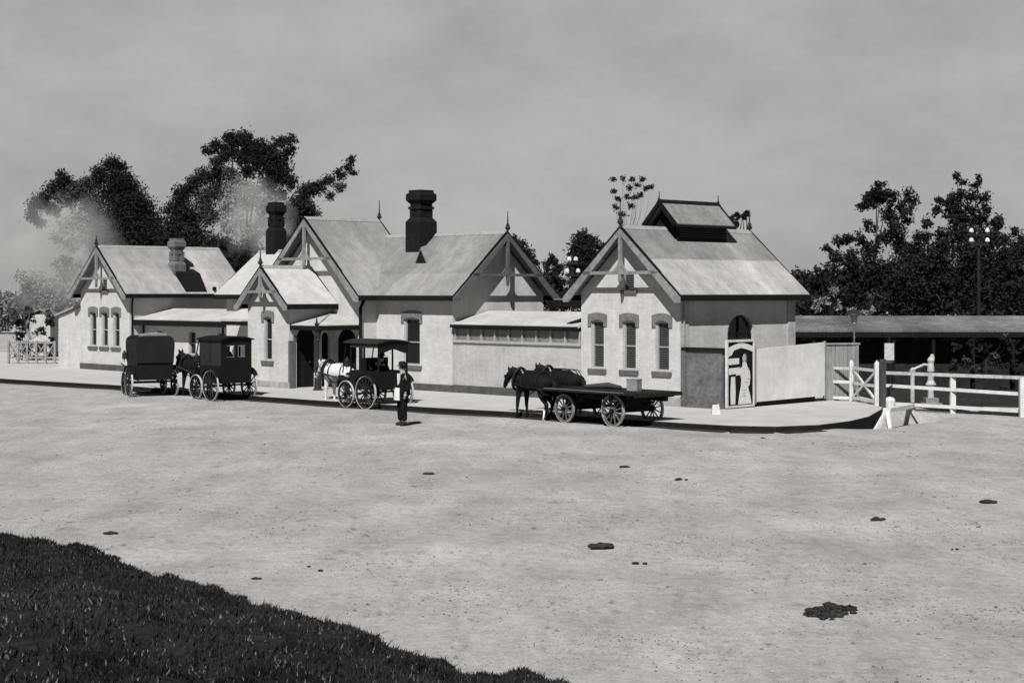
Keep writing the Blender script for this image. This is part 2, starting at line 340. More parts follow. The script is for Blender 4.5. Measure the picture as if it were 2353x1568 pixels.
# grass bank in the foreground, on which the photographer stands
FOOT = [(-900, 1130), (-300, 1180), (20, 1232), (100, 1242), (200, 1262), (300, 1290), (420, 1335), (560, 1375), (700, 1402), (780, 1435), (860, 1470), (1000, 1508), (1170, 1546), (1400, 1600), (1900, 1760)]
foot = [G(x, y+14) for x, y in FOOT]
fx = np.array([p.x for p in foot]); fy = np.array([p.y for p in foot])
def bank_h(x, y):
    yl = np.interp(x, fx, fy); s = (yl - y) * .66
    wob = .25*np.sin(x*3.1) + .15*np.sin(x*7.7+1) + .1*np.sin(x*17)
    s = s + wob*.6
    return np.where(s > 0, 2.05*(1-np.exp(-s*.27/2.05*1.35)), s*.3) + .05*np.sin(x*5+y*3)*np.clip(s, 0, 1)
gx = np.linspace(-16, 12, 220); gy = np.linspace(-6, 32, 260); GX, GY = np.meshgrid(gx, gy); GZ = bank_h(GX, GY) + .0
GZ = np.where(GZ < -.05, -.3, GZ)
ids = np.arange(GX.size).reshape(GX.shape); Fq = np.stack([ids[:-1,:-1], ids[:-1,1:], ids[1:,1:], ids[1:,:-1]], -1).reshape(-1, 4)
BANK = mat('dark_turf_soil', .02, .6, 5, .04, stain=.4)
tag(raw('grass_bank', np.stack([GX, GY, GZ], -1).reshape(-1, 3), Fq, BANK, smooth=True), kind='structure')
def blades(n, name, m, hmin, hmax, wd, tufted=True):
    x = rng.uniform(-9.5, 3, n*4); y = rng.uniform(8, 27, n*4)
    h = bank_h(x, y); rag = .5*np.sin(x*2.3+1)+.35*np.sin(x*6.7)+.3*np.sin(y*4.1+x); keep = (h > -.13 + .09*(rag+rng.normal(0, 1.0, len(x))))
    # only where the camera or a neighbour could see it
    keep &= (np.abs(x/np.maximum(y, 1)) < .36)
    if tufted: keep &= (np.sin(x*6.1+y*2.2)+np.sin(y*5.3-x*3.7)+rng.normal(0, .8, len(x)) > -.3)
    x, y, h = x[keep][:n], y[keep][:n], h[keep][:n]; k = len(x)
    a_ = rng.uniform(0, 2*np.pi, k); l = rng.uniform(hmin, hmax, k) * np.where(rng.random(k) < .06, 1.6, 1); lean = rng.normal(0, .5, (k, 2))*l[:, None]
    w_ = wd*rng.uniform(.6, 1.4, k)
    b0 = np.stack([x-np.cos(a_)*w_, y-np.sin(a_)*w_, h-.02], -1); b1 = np.stack([x+np.cos(a_)*w_, y+np.sin(a_)*w_, h-.02], -1)
    tp = np.stack([x+lean[:, 0], y+lean[:, 1], h+l], -1)
    V = np.stack([b0, b1, tp], 1).reshape(-1, 3); return raw(name, V, np.arange(3*k).reshape(-1, 3), m)
tag(blades(110000, 'grass', mat('dark_grass', .022, .6, 1.2),   .02, .055, .014), 'dark rough grass covering the foreground bank', 'grass', kind='stuff')
tag(blades(9000, 'dry_grass', mat('dry_grass', .13, .6, 1.5), .015, .04, .012, False), 'pale dry stalks scattered through the bank grass', 'dry grass', kind='stuff')

# ------------------------------------------------------------------ building kit
def arch(cx, w_, z0, zs, rise, n=10):
    """opening outline: sill z0, springing zs, arch rise"""
    pts = [(cx-w_/2, z0), (cx+w_/2, z0)]
    for k in range(n+1):
        t = math.pi*k/n; pts.append((cx + w_/2*math.cos(t), zs + rise*math.sin(t)))
    return pts
def gable_roof(axis, c, half, ze, zr, a0, a1, mt, parent, off, th=.09, ridge=True):
    p = [(c-half, ze), (c, zr), (c+half, ze), (c+half, ze-th), (c, zr-th*1.1), (c-half, ze-th)]
    m = MB(off); m.prism(p, axis, a0, a1); ro = m.build('roof', mt, parent)
    for s in (-1, 1):
        fm = MB(off); x = c+s*(half-.02); q = [(x-.05, ze-.2), (x+.05, ze-.2), (x+.05, ze-.015), (x-.05, ze-.015)]; fm.prism(q, axis, a0+.05, a1-.05); fm.build('gutter', DARK, ro)
    if ridge:
        rm = MB(off); rm.prism([(c-.12, zr-.09), (c, zr+.035), (c+.12, zr-.09), (c, zr-.01)], axis, a0-.01, a1+.01); rm.build('ridge_cap', TRIMG, ro)
    for (b0, b1) in ((a0-.025, a0+.03), (a1-.03, a1+.025)):
        vm = MB(off); vm.prism([(c-half-.03, ze-.04), (c, zr+.03), (c+half+.03, ze-.04), (c+half+.03, ze-.2), (c, zr-.13), (c-half-.03, ze-.2)], axis, b0, b1); vm.build('verge', DARK, ro)
    return ro
def finial(x, y, z, parent, off, h=.85):
    m = MB(off); m.lathe((x, y, z-.12), [(.035, 0), (.035, .16), (.085, .2), (.1, .26), (.05, .31), (.03, .34), (.07, .37), (.03, .4), (.022, .55), (.012, h)], 8)
    m.bar((x-.1, y, z+.2), (x+.1, y, z+.2), .03, .03); return m.build('finial', IRON, parent)
def truss(axis, c, half, ze, zr, a_, parent, off, mt=None, frac=.42, w_=.115, pend=.35):
    """bargeboards, collar and king post in the plane coordinate a_ of `axis`"""
    mt = mt or mat('weathered_gable_timber', .21, .3, 8, streak=.25)
    sl_ = (zr-ze)/half; th = .07
    bo = w_/math.cos(math.atan(sl_))
    m = MB(off); m.prism([(c-half-.02, ze-.1), (c, zr-.08), (c+half+.02, ze-.1), (c+half-.0, ze-.1-bo), (c+half-.22, ze-.1-bo), (c, zr-.08-bo-.04), (c-half+.22, ze-.1-bo), (c-half, ze-.1-bo)], axis, a_-th/2, a_+th/2)
    m.build('bargeboard', mt, parent)
    zc = ze + (zr-ze)*frac*.75; hw = (zr-zc)/sl_-.12
    m = MB(off); m.prism([(c-hw, zc-.05), (c+hw, zc-.05), (c+hw, zc+.05), (c-hw, zc+.05)], axis, a_-.035, a_+.035)
    # curved braces
    m.prism([(c-.06, zc+.05), (c-.06, zc+.45), (c-.11, zc+.25), (c-.3, zc+.05)], axis, a_-.025, a_+.025)
    m.prism([(c+.06, zc+.05), (c+.06, zc+.45), (c+.11, zc+.25), (c+.3, zc+.05)], axis, a_-.025, a_+.025)
    m.build('collar_tie', mt, parent)
    m = MB(off); m.prism([(c-.05, zr-.2), (c+.05, zr-.2), (c+.05, zc-pend+.1), (c, zc-pend-.05), (c-.05, zc-pend+.1)], axis, a_-.05, a_+.05)
    m.build('king_post', mt, parent)
def window(axis, c, w_, z0, z1, a_, out, parent, off, arched=.08, hood=True, pane=None, mull=True, shutter=False):
    """street window: outline goes back from the face a_; out=-1/+1 is the outward direction along the plane normal"""
    def pr(m, poly, d0, d1): m.prism(poly, axis, a_+out*d0, a_+out*d1)
    m = MB(off); fw = .05
    for (x0, x1, q0, q1) in ((c-w_/2, c-w_/2+fw, z0, z1+.02), (c+w_/2-fw, c+w_/2, z0, z1+.02), (c-w_/2+fw, c+w_/2-fw, z0, z0+fw), (c-w_/2+fw, c+w_/2-fw, z1-.01, z1+.07)):
        pr(m, [(x0, q0), (x1, q0), (x1, q1), (x0, q1)], -.14, -.06)
    if mull: pr(m, [(c-w_/2+fw, (z0+z1)/2-.02), (c+w_/2-fw, (z0+z1)/2-.02), (c+w_/2-fw, (z0+z1)/2+.02), (c-w_/2+fw, (z0+z1)/2+.02)], -.13, -.09)
    wn = m.build('window', TRIM, parent)
    m = MB(off); pr(m, [(c-w_/2+.01, z0+.01), (c+w_/2-.01, z0+.01), (c+w_/2-.01, z1+arched), (c-w_/2+.01, z1+arched)], -.17, -.145)
    if pane is BLIND:
        k = 0
        zz = z0+.09
        while zz < z1-.05:
            pr(m, [(c-w_/2+fw, zz), (c+w_/2-fw, zz), (c+w_/2-fw, zz+.025), (c-w_/2+fw, zz+.025)], -.144, -.12); zz += .07
    m.build('pane', pane or GLASS, wn)
    m = MB(off); pr(m, [(c-w_/2-.12, z0-.15), (c+w_/2+.12, z0-.15), (c+w_/2+.12, z0-.02), (c-w_/2-.12, z0-.02)], -.05, .07); m.build('sill', SILL, wn)
    if hood:
        m = MB(off); n = 8; o_ = []; i_ = []
        for k in range(n+1):
            t = k/n; x = -1+2*t; o_.append((c+x*(w_/2+.14), z1+.24+.07*(1-x*x))); i_.append((c+x*(w_/2+.001), z1+arched*(1-x*x)+.001))
        poly = [(c-w_/2-.14, z1-.14)] + o_ + [(c+w_/2+.14, z1-.14), (c+w_/2+.001, z1-.14)] + i_[::-1] + [(c-w_/2-.001, z1-.14)]
        pr(m, poly, 0.004, .035); m.build('hood', HOOD, wn)
    return wn
def seg(c, w_, z0, z1, r_=.08, n=8):
    return [(c-w_/2, z0), (c+w_/2, z0)] + [(c+w_/2-w_*k/n, z1+r_*(1-(1-2*k/n)**2)) for k in range(n+1)]
def chimney(x, y, zb, zt, s, parent, off, mt=None, pots=False, base_mt=None):
    mt = mt or SOOT; m = MB(off); H = zt-6.0 if False else None
    def blk(h, z0, z1, h2=None):
        h2 = h2 or h
        m.add([(x-h,y-h,z0),(x+h,y-h,z0),(x+h,y+h,z0),(x-h,y+h,z0),(x-h2,y-h2,z1),(x+h2,y-h2,z1),(x+h2,y+h2,z1),(x-h2,y+h2,z1)],
              [(0,3,2,1),(4,5,6,7),(0,1,5,4),(1,2,6,5),(2,3,7,6),(3,0,4,7)])
    b = s/2; q = b*.72
    blk(b, zb, zt-1.2); blk(b, zt-1.2, zt-1.03, q)
    # four-sided shaft with chamfered corners
    blk(q*.96, zt-1.03, zt-.72)
    for sx_ in (-1, 1):
        for sy_ in (-1, 1): m.box(x+sx_*q*.72-.09, x+sx_*q*.72+.09, y+sy_*q*.72-.09, y+sy_*q*.72+.09, zt-1.02, zt-.73)
    blk(q*1.15, zt-.72, zt-.62); blk(q*.98, zt-.62, zt-.5)
    blk(q*1.05, zt-.5, zt-.38, b*.98); blk(b*.98, zt-.38, zt-.16); blk(b*.98, zt-.16, zt-.1, b*.8); blk(b*.8, zt-.1, zt)
    ch = m.build('chimney', mt, parent); return ch

# ------------------------------------------------------------------ end pavilions (the left and right ones share one plan)
def pavilion(name, x1, label, right=True):
    """front wall from x1-4.22 to x1 at y=0, 5.85 deep"""
    x0 = x1-4.22; c = (x0+x1)/2; ze, zr = 3.62, 5.78; half = 2.49; off = (x1, 0, 0)
    e_ = empty(name, W(x1, 0), RZ, label, 'building')
    wz = 3.72; ap = 5.60
    wins = [c-1.38, c, c+1.38] if right else [c-1.0, c, c+1.0]
    gp = [(x0, -.05), (x1, -.05), (x1, wz), (c, ap), (x0, wz)]
    m = MB(off); m.wall(gp, [seg(q, .55, 1.23, 2.72) for q in wins] + ([[(c-.2, 3.78), (c+.2, 3.78), (c+.2, 4.35), (c-.2, 4.35)]]), 'y', 0, .25)
    m.wall(gp, [], 'y', 5.6, 5.85)
    m.box(x0, x0+.25, .25, 5.6, -.05, wz)
    side_holes = [arch(3.0, 1.35, 1.2, 2.35, .62)] if right else []
    m.wall([(.25, -.05), (5.6, -.05), (5.6, wz), (.25, wz)], side_holes, 'x', x1-.25, x1)
    m.build('wall', STUCCO, e_)
    if right:
        # corner strips a little proud of the side wall, and a brick plinth
        for q in ((-.02, .38), (5.47, 5.87)): m = MB(off); m.box(x1+.002, x1+.035, q[0], q[1], .45, 3.5); m.build('corner_pilaster', STUCCO_S, e_)
    m = MB(off); m.box(x0-.0, x1+.04, -.05, 5.89, -.05, .42); m.build('plinth', PLINTH if not right else mat('light_plinth', .3, .25, 4, .01), e_)
    gable_roof('y', c, half, ze, zr, -.42, 6.2, ROOFB if right else ROOFY, e_, off)
    truss('y', c, half, ze, zr, -.43, e_, off)
    finial(c, -.43, zr, e_, off, .9 if right else .5); finial(c, 6.15, zr, e_, off)
    for q in wins: window('y', q, .55, 1.23, 2.72, 0, -1, e_, off, pane=BLIND if right else GLASS)
    # gable louvre
    m = MB(off)
    for k in range(8): m.bar((c-.2, .06, 3.82+k*.068), (c+.2, .06, 3.82+k*.068), .05, .03)
    lv = m.build('gable_vent', SILL, e_)
    m = MB(off); m.box(c-.34, c+.34, -.07, .0, 3.64, 3.76); m.build('sill', SILL, lv)
    m = MB(off); m.box(c-.2, c+.2, .12, .14, 3.78, 4.35); m.build('backing', DARK, lv)
    m = MB(off)                                          # downpipe on the corner
    m.tube([(x1+.1, .12, 3.45), (x1+.06, .1, 3.2), (x1+.06, .1, .2)], .035, 6); m.build('downpipe', TRIMG if right else DARK, e_)
    return e_, off, c, x0
rb, off, c, x0 = pavilion('end_pavilion', 0.0, 'gabled pavilion with a raised roof lantern at the right end of the station')
# arched side window of the right pavilion
m = MB(off); m.prism(arch(3.0, 1.33, 1.2, 2.35, .62), 'x', -.16, -.14); wn = m.build('arched_window', GLASS, rb)
m = MB(off)
for q in (2.36, 3.0, 3.64): m.box(-.139, -.1, q-.03, q+.03, 1.22, 2.9 if q == 3.0 else 2.35)
m.box(-.139, -.1, 2.34, 3.66, 2.32, 2.38); m.build('glazing_bar', DARK, wn)
# lantern
LZ = 5.98
m = MB(off)
m.prism([(c-.52, 5.15), (c+.52, 5.15), (c+.52, LZ), (c, LZ+.5), (c-.52, LZ)], 'y', 1.75, 4.25); ln = m.build('roof_lantern', DARK, rb)
m = MB(off)
for k in range(7):
    z = 5.5+k*.075
    m.bar((c+.54, 1.8, z), (c+.54, 4.2, z), .03, .04)
m.build('louvre', mat('dark_louvre', .04, .2, 6), ln)
m = MB(off); hw = .72
m.prism([(c-hw, 5.9), (c, 6.63), (c+hw, 5.9), (c+hw, 5.84), (c, 6.56), (c-hw, 5.84)], 'y', 1.45, 4.5); m.build('lantern_roof', mat('dull_iron_roof', .2, .25, 6, stain=.2), ln)
m = MB(off)
for q in (1.44, 4.46): m.prism([(c-hw-.03, 5.9), (c, 6.68), (c+hw+.03, 5.9), (c+hw-.1, 5.82), (c, 6.5), (c-hw+.1, 5.82)], 'y', q-.03, q+.03)
m.prism([(c-.08, 6.6), (c, 6.7), (c+.08, 6.6)], 'y', 1.4, 4.5)
m.prism([(c+hw-.05, 5.78), (c+hw+.03, 5.78), (c+hw+.03, 5.87), (c+hw-.05, 5.87)], 'y', 1.5, 4.45); m.build('lantern_trim', DARK, ln)
for q in (1.44, 4.46):
    m = MB(off); m.lathe((c, q, 6.62), [(.03, 0), (.05, .08), (.02, .14), (.012, .32)], 6); m.build('finial', IRON, ln)

lb, off, c, x0 = pavilion('end_pavilion', -31.9, 'gabled pavilion at the far left end with three narrow windows and a low side wing', right=False)
m = MB(off); m.wall([(x0-2.3, -.05), (x0, -.05), (x0, 3.05), (x0-2.3, 2.55)], [], 'y', .15, .4); m.box(x0-2.3, x0-2.05, .4, 4.5, -.05, 2.5); m.build('side_wing', STUCCO, lb)
m = MB(off); m.prism([(x0-2.45, 2.54), (x0, 3.1), (x0, 3.2), (x0-2.45, 2.64)], 'y', .02, 4.6); m.build('wing_roof', TRIMG, lb)
# chimney of the left pavilion with its flashing
chimney(-32.75, 3.0, 4.2, 6.15, .62, lb, off, mat('smoked_render', .13, .35, 5))
m = MB(off); m.prism([(-32.62, 3.55), (-31.7, 3.45), (-31.55, 3.62), (-32.2, 4.55), (-32.75, 4.75)], 'y', 2.75, 3.9); m.build('roof_gablet', DARK, lb)
m = MB(off); m.prism([(-32.2, 3.55), (-31.52, 3.5), (-31.75, 4.1), (-32.1, 4.15)], 'y', 3.9, 4.6); g = m.build('flue_hood', ROOFW, lb)
m = MB(off); m.tube([(-31.6, 4.25, 3.85), (-31.5, 4.25, 3.85)], .09, 10); m.build('vent_hole', DARK, g)

# ------------------------------------------------------------------ main building
off = (-17.5, 0, 0)
mb = empty('station_building', W(-17.5, 0), RZ, 'main station house with tall sooty chimneys, steep cross gable and arched entrance', 'building')
WZ = 3.6
# long block facing the street: y 0..4.55, x -24.4 .. -10.5
m = MB(off)
m.wall([(-14.7, -.05), (-10.5, -.05), (-10.5, WZ), (-14.7, WZ)], [seg(-12.7, .88, 1.05, 2.7)], 'y', 0, .25)
m.wall([(.25, -.05), (4.55, -.05), (4.55, WZ), (2.28, 5.62), (.25, 3.85)], [], 'x', -10.75, -10.5)
m.box(-24.4, -10.75, 4.3, 4.55, -.05, WZ)
m.wall([(-24.4, -.05), (-20.4, -.05), (-20.4, WZ), (-24.4, WZ)], [seg(-22.3, .8, .2, 2.4)], 'y', 0, .25)
m.wall([(.25, -.05), (4.3, -.05), (4.3, 3.5), (1.9, 5.1), (.25, 3.9)], [], 'x', -24.4, -24.15)
m.build('wall', STUCCO, mb)
m = MB(off); m.box(-14.66, -10.46, -.05, .1, -.05, .4); m.build('plinth', PLINTH, mb)
window('y', -12.7, .88, 1.05, 2.7, 0, -1, mb, off)
gable_roof('x', 2.28, 2.65, 3.58, 5.88, -20.0, -10.08, ROOFX, mb, off)
truss('x', 2.28, 2.65, 3.58, 5.88, -10.05, mb, off, mt=mat('brown_trim', .10, .3, 8))
finial(-10.05, 2.28, 5.88, mb, off)
gable_roof('x', 1.9, 2.25, 3.6, 5.42, -24.8, -19.0, mat('pale_iron_roof_left', .42, .1, 5, .008, stain=.15, rough=.6), mb, off)
# roof trim where chimney meets the slope, and the little gablet vent
chimney(-14.37, 1.9, 4.9, 7.53, .84, mb, off); chimney(-23.7, 2.0, 4.6, 7.43, .62, mb, off)
m = MB(off); m.add([(-14.0, 1.5, 5.2), (-13.0, 1.5, 5.2), (-13.3, 2.3, 5.78), (-13.95, 2.3, 5.8), (-13.3, .95, 4.73), (-14.0, .95, 4.73)], [(0,1,2,3),(0,5,4,1)]) if False else None
m.add([(-13.75, 1.0, 4.72), (-12.95, 1.0, 4.72), (-13.35, 1.0, 5.35), (-13.35, 1.95, 5.6), (-13.9, 1.6, 5.25), (-12.9, 1.6, 5.25)], [(0,1,2),(0,2,3,4),(1,5,3,2)])
gv = m.build('roof_gablet', ROOFX, mb)
m = MB(off); m.add([(-13.62, .97, 4.76), (-13.05, .97, 4.76), (-13.35, .97, 5.25), (-13.62, .99, 4.76), (-13.05, .99, 4.76), (-13.35, .99, 5.25)], [(0,1,2),(5,4,3),(0,3,4,1),(1,4,5,2),(2,5,3,0)]); m.build('louvre', DARK, gv)
# cross wing
CW = -17.57
gp = [(-20.4, -.05), (-14.7, -.05), (-14.7, WZ), (CW, 6.28), (-20.4, WZ)]
m = MB(off); m.wall(gp, [arch(-15.62, 1.34, .16, 1.85, .5)], 'y', -.76, -.5)
m.box(-14.95, -14.7, -.5, 1.0, -.05, WZ); m.box(-20.4, -20.15, -.5, 1.0, -.05, WZ)
m.wall(gp, [], 'y', 2.0, 2.2)
m.build('cross_wing', STUCCO, mb)
gable_roof('y', CW, 3.27, 3.58, 6.52, -1.18, 2.5, mat('iron_roof_cross_wing', .30, .2, 2.2, .0025, stain=.3, stretch=(.6, 1, .6), wave=(1, .15), rough=.6, band=(4.75, .92), streak=.18), mb, off)
truss('y', CW, 3.27, 3.58, 6.52, -1.19, mb, off, frac=.62)
finial(CW, 2.5, 6.52, mb, off, .9)
m = MB(off); m.tube([(-14.6, -.68, 3.4), (-14.62, -.84, 3.1), (-14.62, -.84, .2)], .06, 8); m.build('downpipe', DARK, mb)
# front room with a small gable
RC = -17.7
gp = [(-19.0, -.05), (-16.4, -.05), (-16.4, 3.3), (RC, 4.5), (-19.0, 3.3)]
m = MB(off); m.wall(gp, [seg(-17.72, .5, 1.15, 2.7)], 'y', -2.75, -2.5)
m.wall([(-2.5, -.05), (-.76, -.05), (-.76, 3.3), (-2.5, 3.3)], [arch(-1.95, .92, .16, 2.0, .42), arch(-1.04, .42, .16, 2.0, .2)], 'x', -16.62, -16.4)
m.box(-19.0, -18.78, -2.5, -.76, -.05, 3.3); m.build('front_room', STUCCO, mb)
m = MB(off); m.box(-19.03, -16.36, -2.79, -2.6, -.05, .38); m.build('plinth', mat('light_plinth', .42), mb)
window('y', -17.72, .5, 1.15, 2.7, -2.75, -1, mb, off)
gable_roof('y', RC, 1.66, 3.26, 4.66, -3.1, -.78, ROOFW, mb, off)
truss('y', RC, 1.66, 3.26, 4.66, -3.11, mb, off, w_=.11, pend=.3)
finial(RC, -3.11, 4.66, mb, off, .75)
# door, dark panels for the shaded openings, and imposts
m = MB(off); m.prism(arch(-1.95, .9, .16, 2.0, .42), 'x', -16.6, -16.56); m.box(-16.56, -16.53, -2.0, -1.9, .2, 2.0); m.box(-16.56, -16.52, -2.4, -1.5, 1.98, 2.04); d1 = m.build('arched_door_and_shade', DARK, mb)
m = MB(off); m.tube([(-16.52, -1.75, 1.1), (-16.47, -1.75, 1.1)], .025, 6); m.build('handle', PALEIRON, d1)
m = MB(off); m.prism(arch(-1.04, .4, .16, 2.0, .2), 'x', -16.6, -16.56); m.build('shade_panel', DARK, mb)  # dark panel painting canopy shade on this stretch of wall
m = MB(off); m.prism(arch(-15.62, 1.32, .16, 1.85, .5), 'y', -.56, -.52); m.box(-16.2, -15.1, -.6, -.56, 1.83, 1.9); m.build('arched_door_and_shade', DARK, mb)  # dark panel standing in for the shade inside the open arch
m = MB(off)
for q in (-2.5, -1.44): m.box(-16.42, -16.34, q-.07, q+.07, 1.94, 2.06)
m.box(-14.98, -14.88, -.82, -.74, 1.9, 2.02); m.build('impost', SILL, mb)
m = MB(off); m.box(-16.45, -16.34, -2.76, -2.52, .16, 1.9); m.build('dark_pier', SILL, mb)
# corner canopy: two sloping faces rising to the inner corner
A_ = (-16.38, -.78, 2.94); B_ = (-16.38, -2.72, 2.5); C_ = (-14.74, -2.72, 2.5); D_ = (-14.74, -.78, 2.5)
m = MB(off); dn = lambda p: (p[0], p[1], p[2]-.06)
m.add([A_, B_, C_, D_, dn(A_), dn(B_), dn(C_), dn(D_)], [(0,1,2),(0,2,3),(4,6,5),(4,7,6),(1,5,6,2),(2,6,7,3),(0,4,5,1),(0,3,7,4)])
cn = m.build('canopy', ROOFW, mb)
m = MB(off); m.box(-16.38, -14.72, -2.74, -2.68, 2.3, 2.47); m.box(-14.78, -14.72, -2.68, -.78, 2.3, 2.47); m.build('fascia', DARK, cn)
m = MB(off); m.box(-16.38, -14.8, -2.66, -.8, 2.36, 2.40); m.build('ceiling', DARK, cn)
m = MB(off); m.bar(A_, C_, .05, .05); m.build('hip', TRIMG, cn)
m = MB(off); m.lathe((-14.79, -2.67, .1), [(.19, 0), (.19, .08), (.14, .12), (.13, .5), (.08, .6), (.055, .7), (.05, 1.8), (.08, 1.84), (.05, 1.9), (.05, 2.2), (.1, 2.34)], 10); m.build('post', IRON, cn)
m = MB(off); m.lathe((-14.79, -2.72, 2.48), [(.06, 0), (.09, .06), (.04, .12), (.03, .2), (.01, .36)], 8); m.build('finial', IRON, cn)
m = MB(off); m.prism([(-14.95, 2.3), (-14.78, 2.3), (-14.78, 2.0)], 'y', -2.69, -2.66); m.prism([(-2.5, 2.3), (-2.66, 2.3), (-2.66, 2.0)], 'x', -14.8, -14.77); m.build('bracket', IRON, cn)
# small lean-to porch left of the front room
m = MB(off); m.add([(-23.3, -1.05, 2.62), (-20.3, -1.05, 2.62), (-20.3, .0, 3.12), (-22.9, .0, 3.12), (-23.3, -1.05, 2.54), (-20.3, -1.05, 2.54), (-20.3, .0, 3.04), (-22.9, 0, 3.04), (-23.3, 0, 2.62), (-23.3, 0, 2.54)],
      [(0,1,2,3),(0,3,8),(4,7,6,5),(4,9,7),(0,4,5,1),(0,8,9,4)]); lp = m.build('lean_to_roof', ROOFW, mb)
m = MB(off); m.box(-23.28, -20.3, -1.03, -.97, 2.36, 2.52); m.tube([(-23.2, -1.0, .1), (-23.2, -1.0, 2.4)], .05, 8); m.build('porch_frame', DARK, lp)
m = MB(off); m.prism(seg(-22.3, .78, .2, 2.4), 'y', .1, .14); m.build('door', DARK, mb)

# ------------------------------------------------------------------ left link range (lean-to)
off = (-28.1, 0, 0)
ll = empty('lean_to_range', W(-28.1, .7), RZ, 'low lean-to range with a pale roof behind the two left cabs', 'building')
off = (-28.1, .7, 0)
wins = [-30.6, -28.0, -25.8]
m = MB(off); m.wall([(-31.9, -.05), (-24.4, -.05), (-24.4, 2.35), (-31.9, 2.35)], [seg(q, .55, 1.0, 1.95) for q in wins], 'y', .7, .92); m.build('wall', STUCCO, ll)
for q in wins: window('y', q, .55, 1.0, 1.95, .7, -1, ll, off, hood=False)
m = MB(off); m.prism([(.18, 2.42), (2.2, 2.85), (2.2, 2.95), (.18, 2.5)], 'x', -31.88, -24.42); r_ = m.build('roof', ROOFW, ll)
m = MB(off); m.box(-31.86, -24.44, .14, .2, 2.22, 2.46); m.build('fascia', DARK, r_)
m = MB(off); m.box(-31.88, -24.42, 2.15, 2.3, 0, 2.85); m.build('back_wall', STUCCO, ll)
m = MB(off); m.tube([(-31.75, .62, 2.3), (-31.75, .62, .1)], .04, 6); m.build('downpipe', DARK, ll)

# ------------------------------------------------------------------ screened link between main building and right pavilion
off = (-7.4, 0, 0)
rl = empty('screened_walkway', W(-7.4, 0), RZ, 'low wall with a lattice band and pale lean-to roof between main house and right pavilion', 'walkway')
m = MB(off); m.box(-10.48, -4.24, .01, .23, -.05, 1.92); m.build('wall', STUCCO_S, rl)
m = MB(off); m.box(-10.45, -4.22, -.04, .12, -.05, .42); m.build('plinth', PLINTH, rl)
m = MB(off); m.box(-10.46, -4.24, -.02, .2, 1.92, 2.0); m.build('rail', TRIM, rl)
m = MB(off); m.box(-10.46, -4.24, -.01, .1, 1.86, 1.915); m.build('drip_moulding', SILL, rl)
for k in range(10):
    q = -10.4 + k*.675
    m = MB(off); m.box(q, q+.05, .0, .09, 2.0, 2.4); m.build('mullion', TRIM, rl)
m = MB(off)
for k in range(9):
    q = -10.35+k*.675
    for j in range(14):
        xx = q+j*.048; m.bar((xx, .05, 2.0), (min(xx+.22, q+.62), .05, 2.39), .014, .012); m.bar((xx, .065, 2.39), (min(xx+.22, q+.62), .065, 2.0), .014, .012)
m.build('lattice', TRIM, rl)
m = MB(off); m.box(-10.4, -4.3, .14, .16, 2.0, 2.42); m.build('gauze', mat('grey_gauze', .26, .3, 20), rl)
m = MB(off); m.prism([(-.14, 2.5), (1.7, 2.93), (1.7, 3.02), (-.14, 2.58)], 'x', -10.44, -4.26); r_ = m.build('roof', ROOFW, rl)
m = MB(off); m.box(-10.44, -4.26, -.18, -.12, 2.44, 2.55); m.box(-10.44, -4.26, -.12, .1, 2.44, 2.48); m.build('fascia', DARK, r_)
m = MB(off); m.box(-10.45, -4.25, 1.6, 1.75, 0, 2.9); m.build('back_wall', STUCCO_S, rl)

# platform awning behind the walkway
off = (-7.5, 5.5, 0)
pa = empty('platform_awning', W(-7.5, 5.5), RZ, 'dark platform awning roof glimpsed behind the screened walkway', 'awning')
m = MB(off); m.prism([(4.6, 3.35), (8.5, 2.85), (8.5, 2.95), (4.6, 3.45)], 'x', -10.0, -2.0); m.build('roof', mat('dull_iron_roof', .2), pa)
m = MB(off); m.box(-10.0, -2.0, 4.56, 4.62, 3.15, 3.4); m.build('fascia', DARK, pa)
for q in (-9.8, -6.0, -2.4):
    m = MB(off); m.lathe((q, 8.3, 0), [(.1, 0), (.07, .2), (.06, 2.9)], 8); m.build('post', IRON, pa)

# ------------------------------------------------------------------ screens and hoardings beside the right pavilion
off = (.9, 0, 0)
t = empty('entrance_screen', W(.9, 0), RZ, 'grey masonry screen wall with a dark capping between the pavilion corner and the framed poster', 'screen wall')
m = MB(off); m.box(.06, 1.6, .04, .22, -.1, 1.9); m.build('wall', mat('grey_masonry', .15, .3, 9, .01, stain=.35, brick=True), t)
m = MB(off); m.box(.05, 1.66, -.02, .28, 1.9, 1.99); m.build('coping', SOOT, t)
m = MB(off); m.box(.05, .22, -.02, .04, .1, 1.88); m.build('pilaster', SILL, t)
m = MB(off); m.box(.06, 1.62, -.03, .04, -.1, .42); m.build('plinth', mat('mossy_plinth', .12, .5, 5), t)
BRK = mat('tarred_paling', .03, .35, 6, stretch=(6, 6, .6))
# screen fence line towards the gate
p0 = W(1.62, .1); p1 = G(1868, 922, .15); dv = (p1-p0); dv.z = 0; LN = dv.length; SR = math.atan2(dv.y, dv.x)
t = empty('paling_screen', (p0.x, p0.y, 0), SR, 'dark paling screen that carries the poster and the blank hoarding', 'fence')
m = MB()
k = 0; q = .05
while q < LN: m.box(q, q+.14, .0, .025, .05, 1.72+.0*q); q += .145
m.build('palings', BRK, t)
m = MB(); m.box(.0, LN, .03, .08, .4, .5); m.box(.0, LN, .03, .08, 1.5, 1.6); m.build('rail', BRK, t)
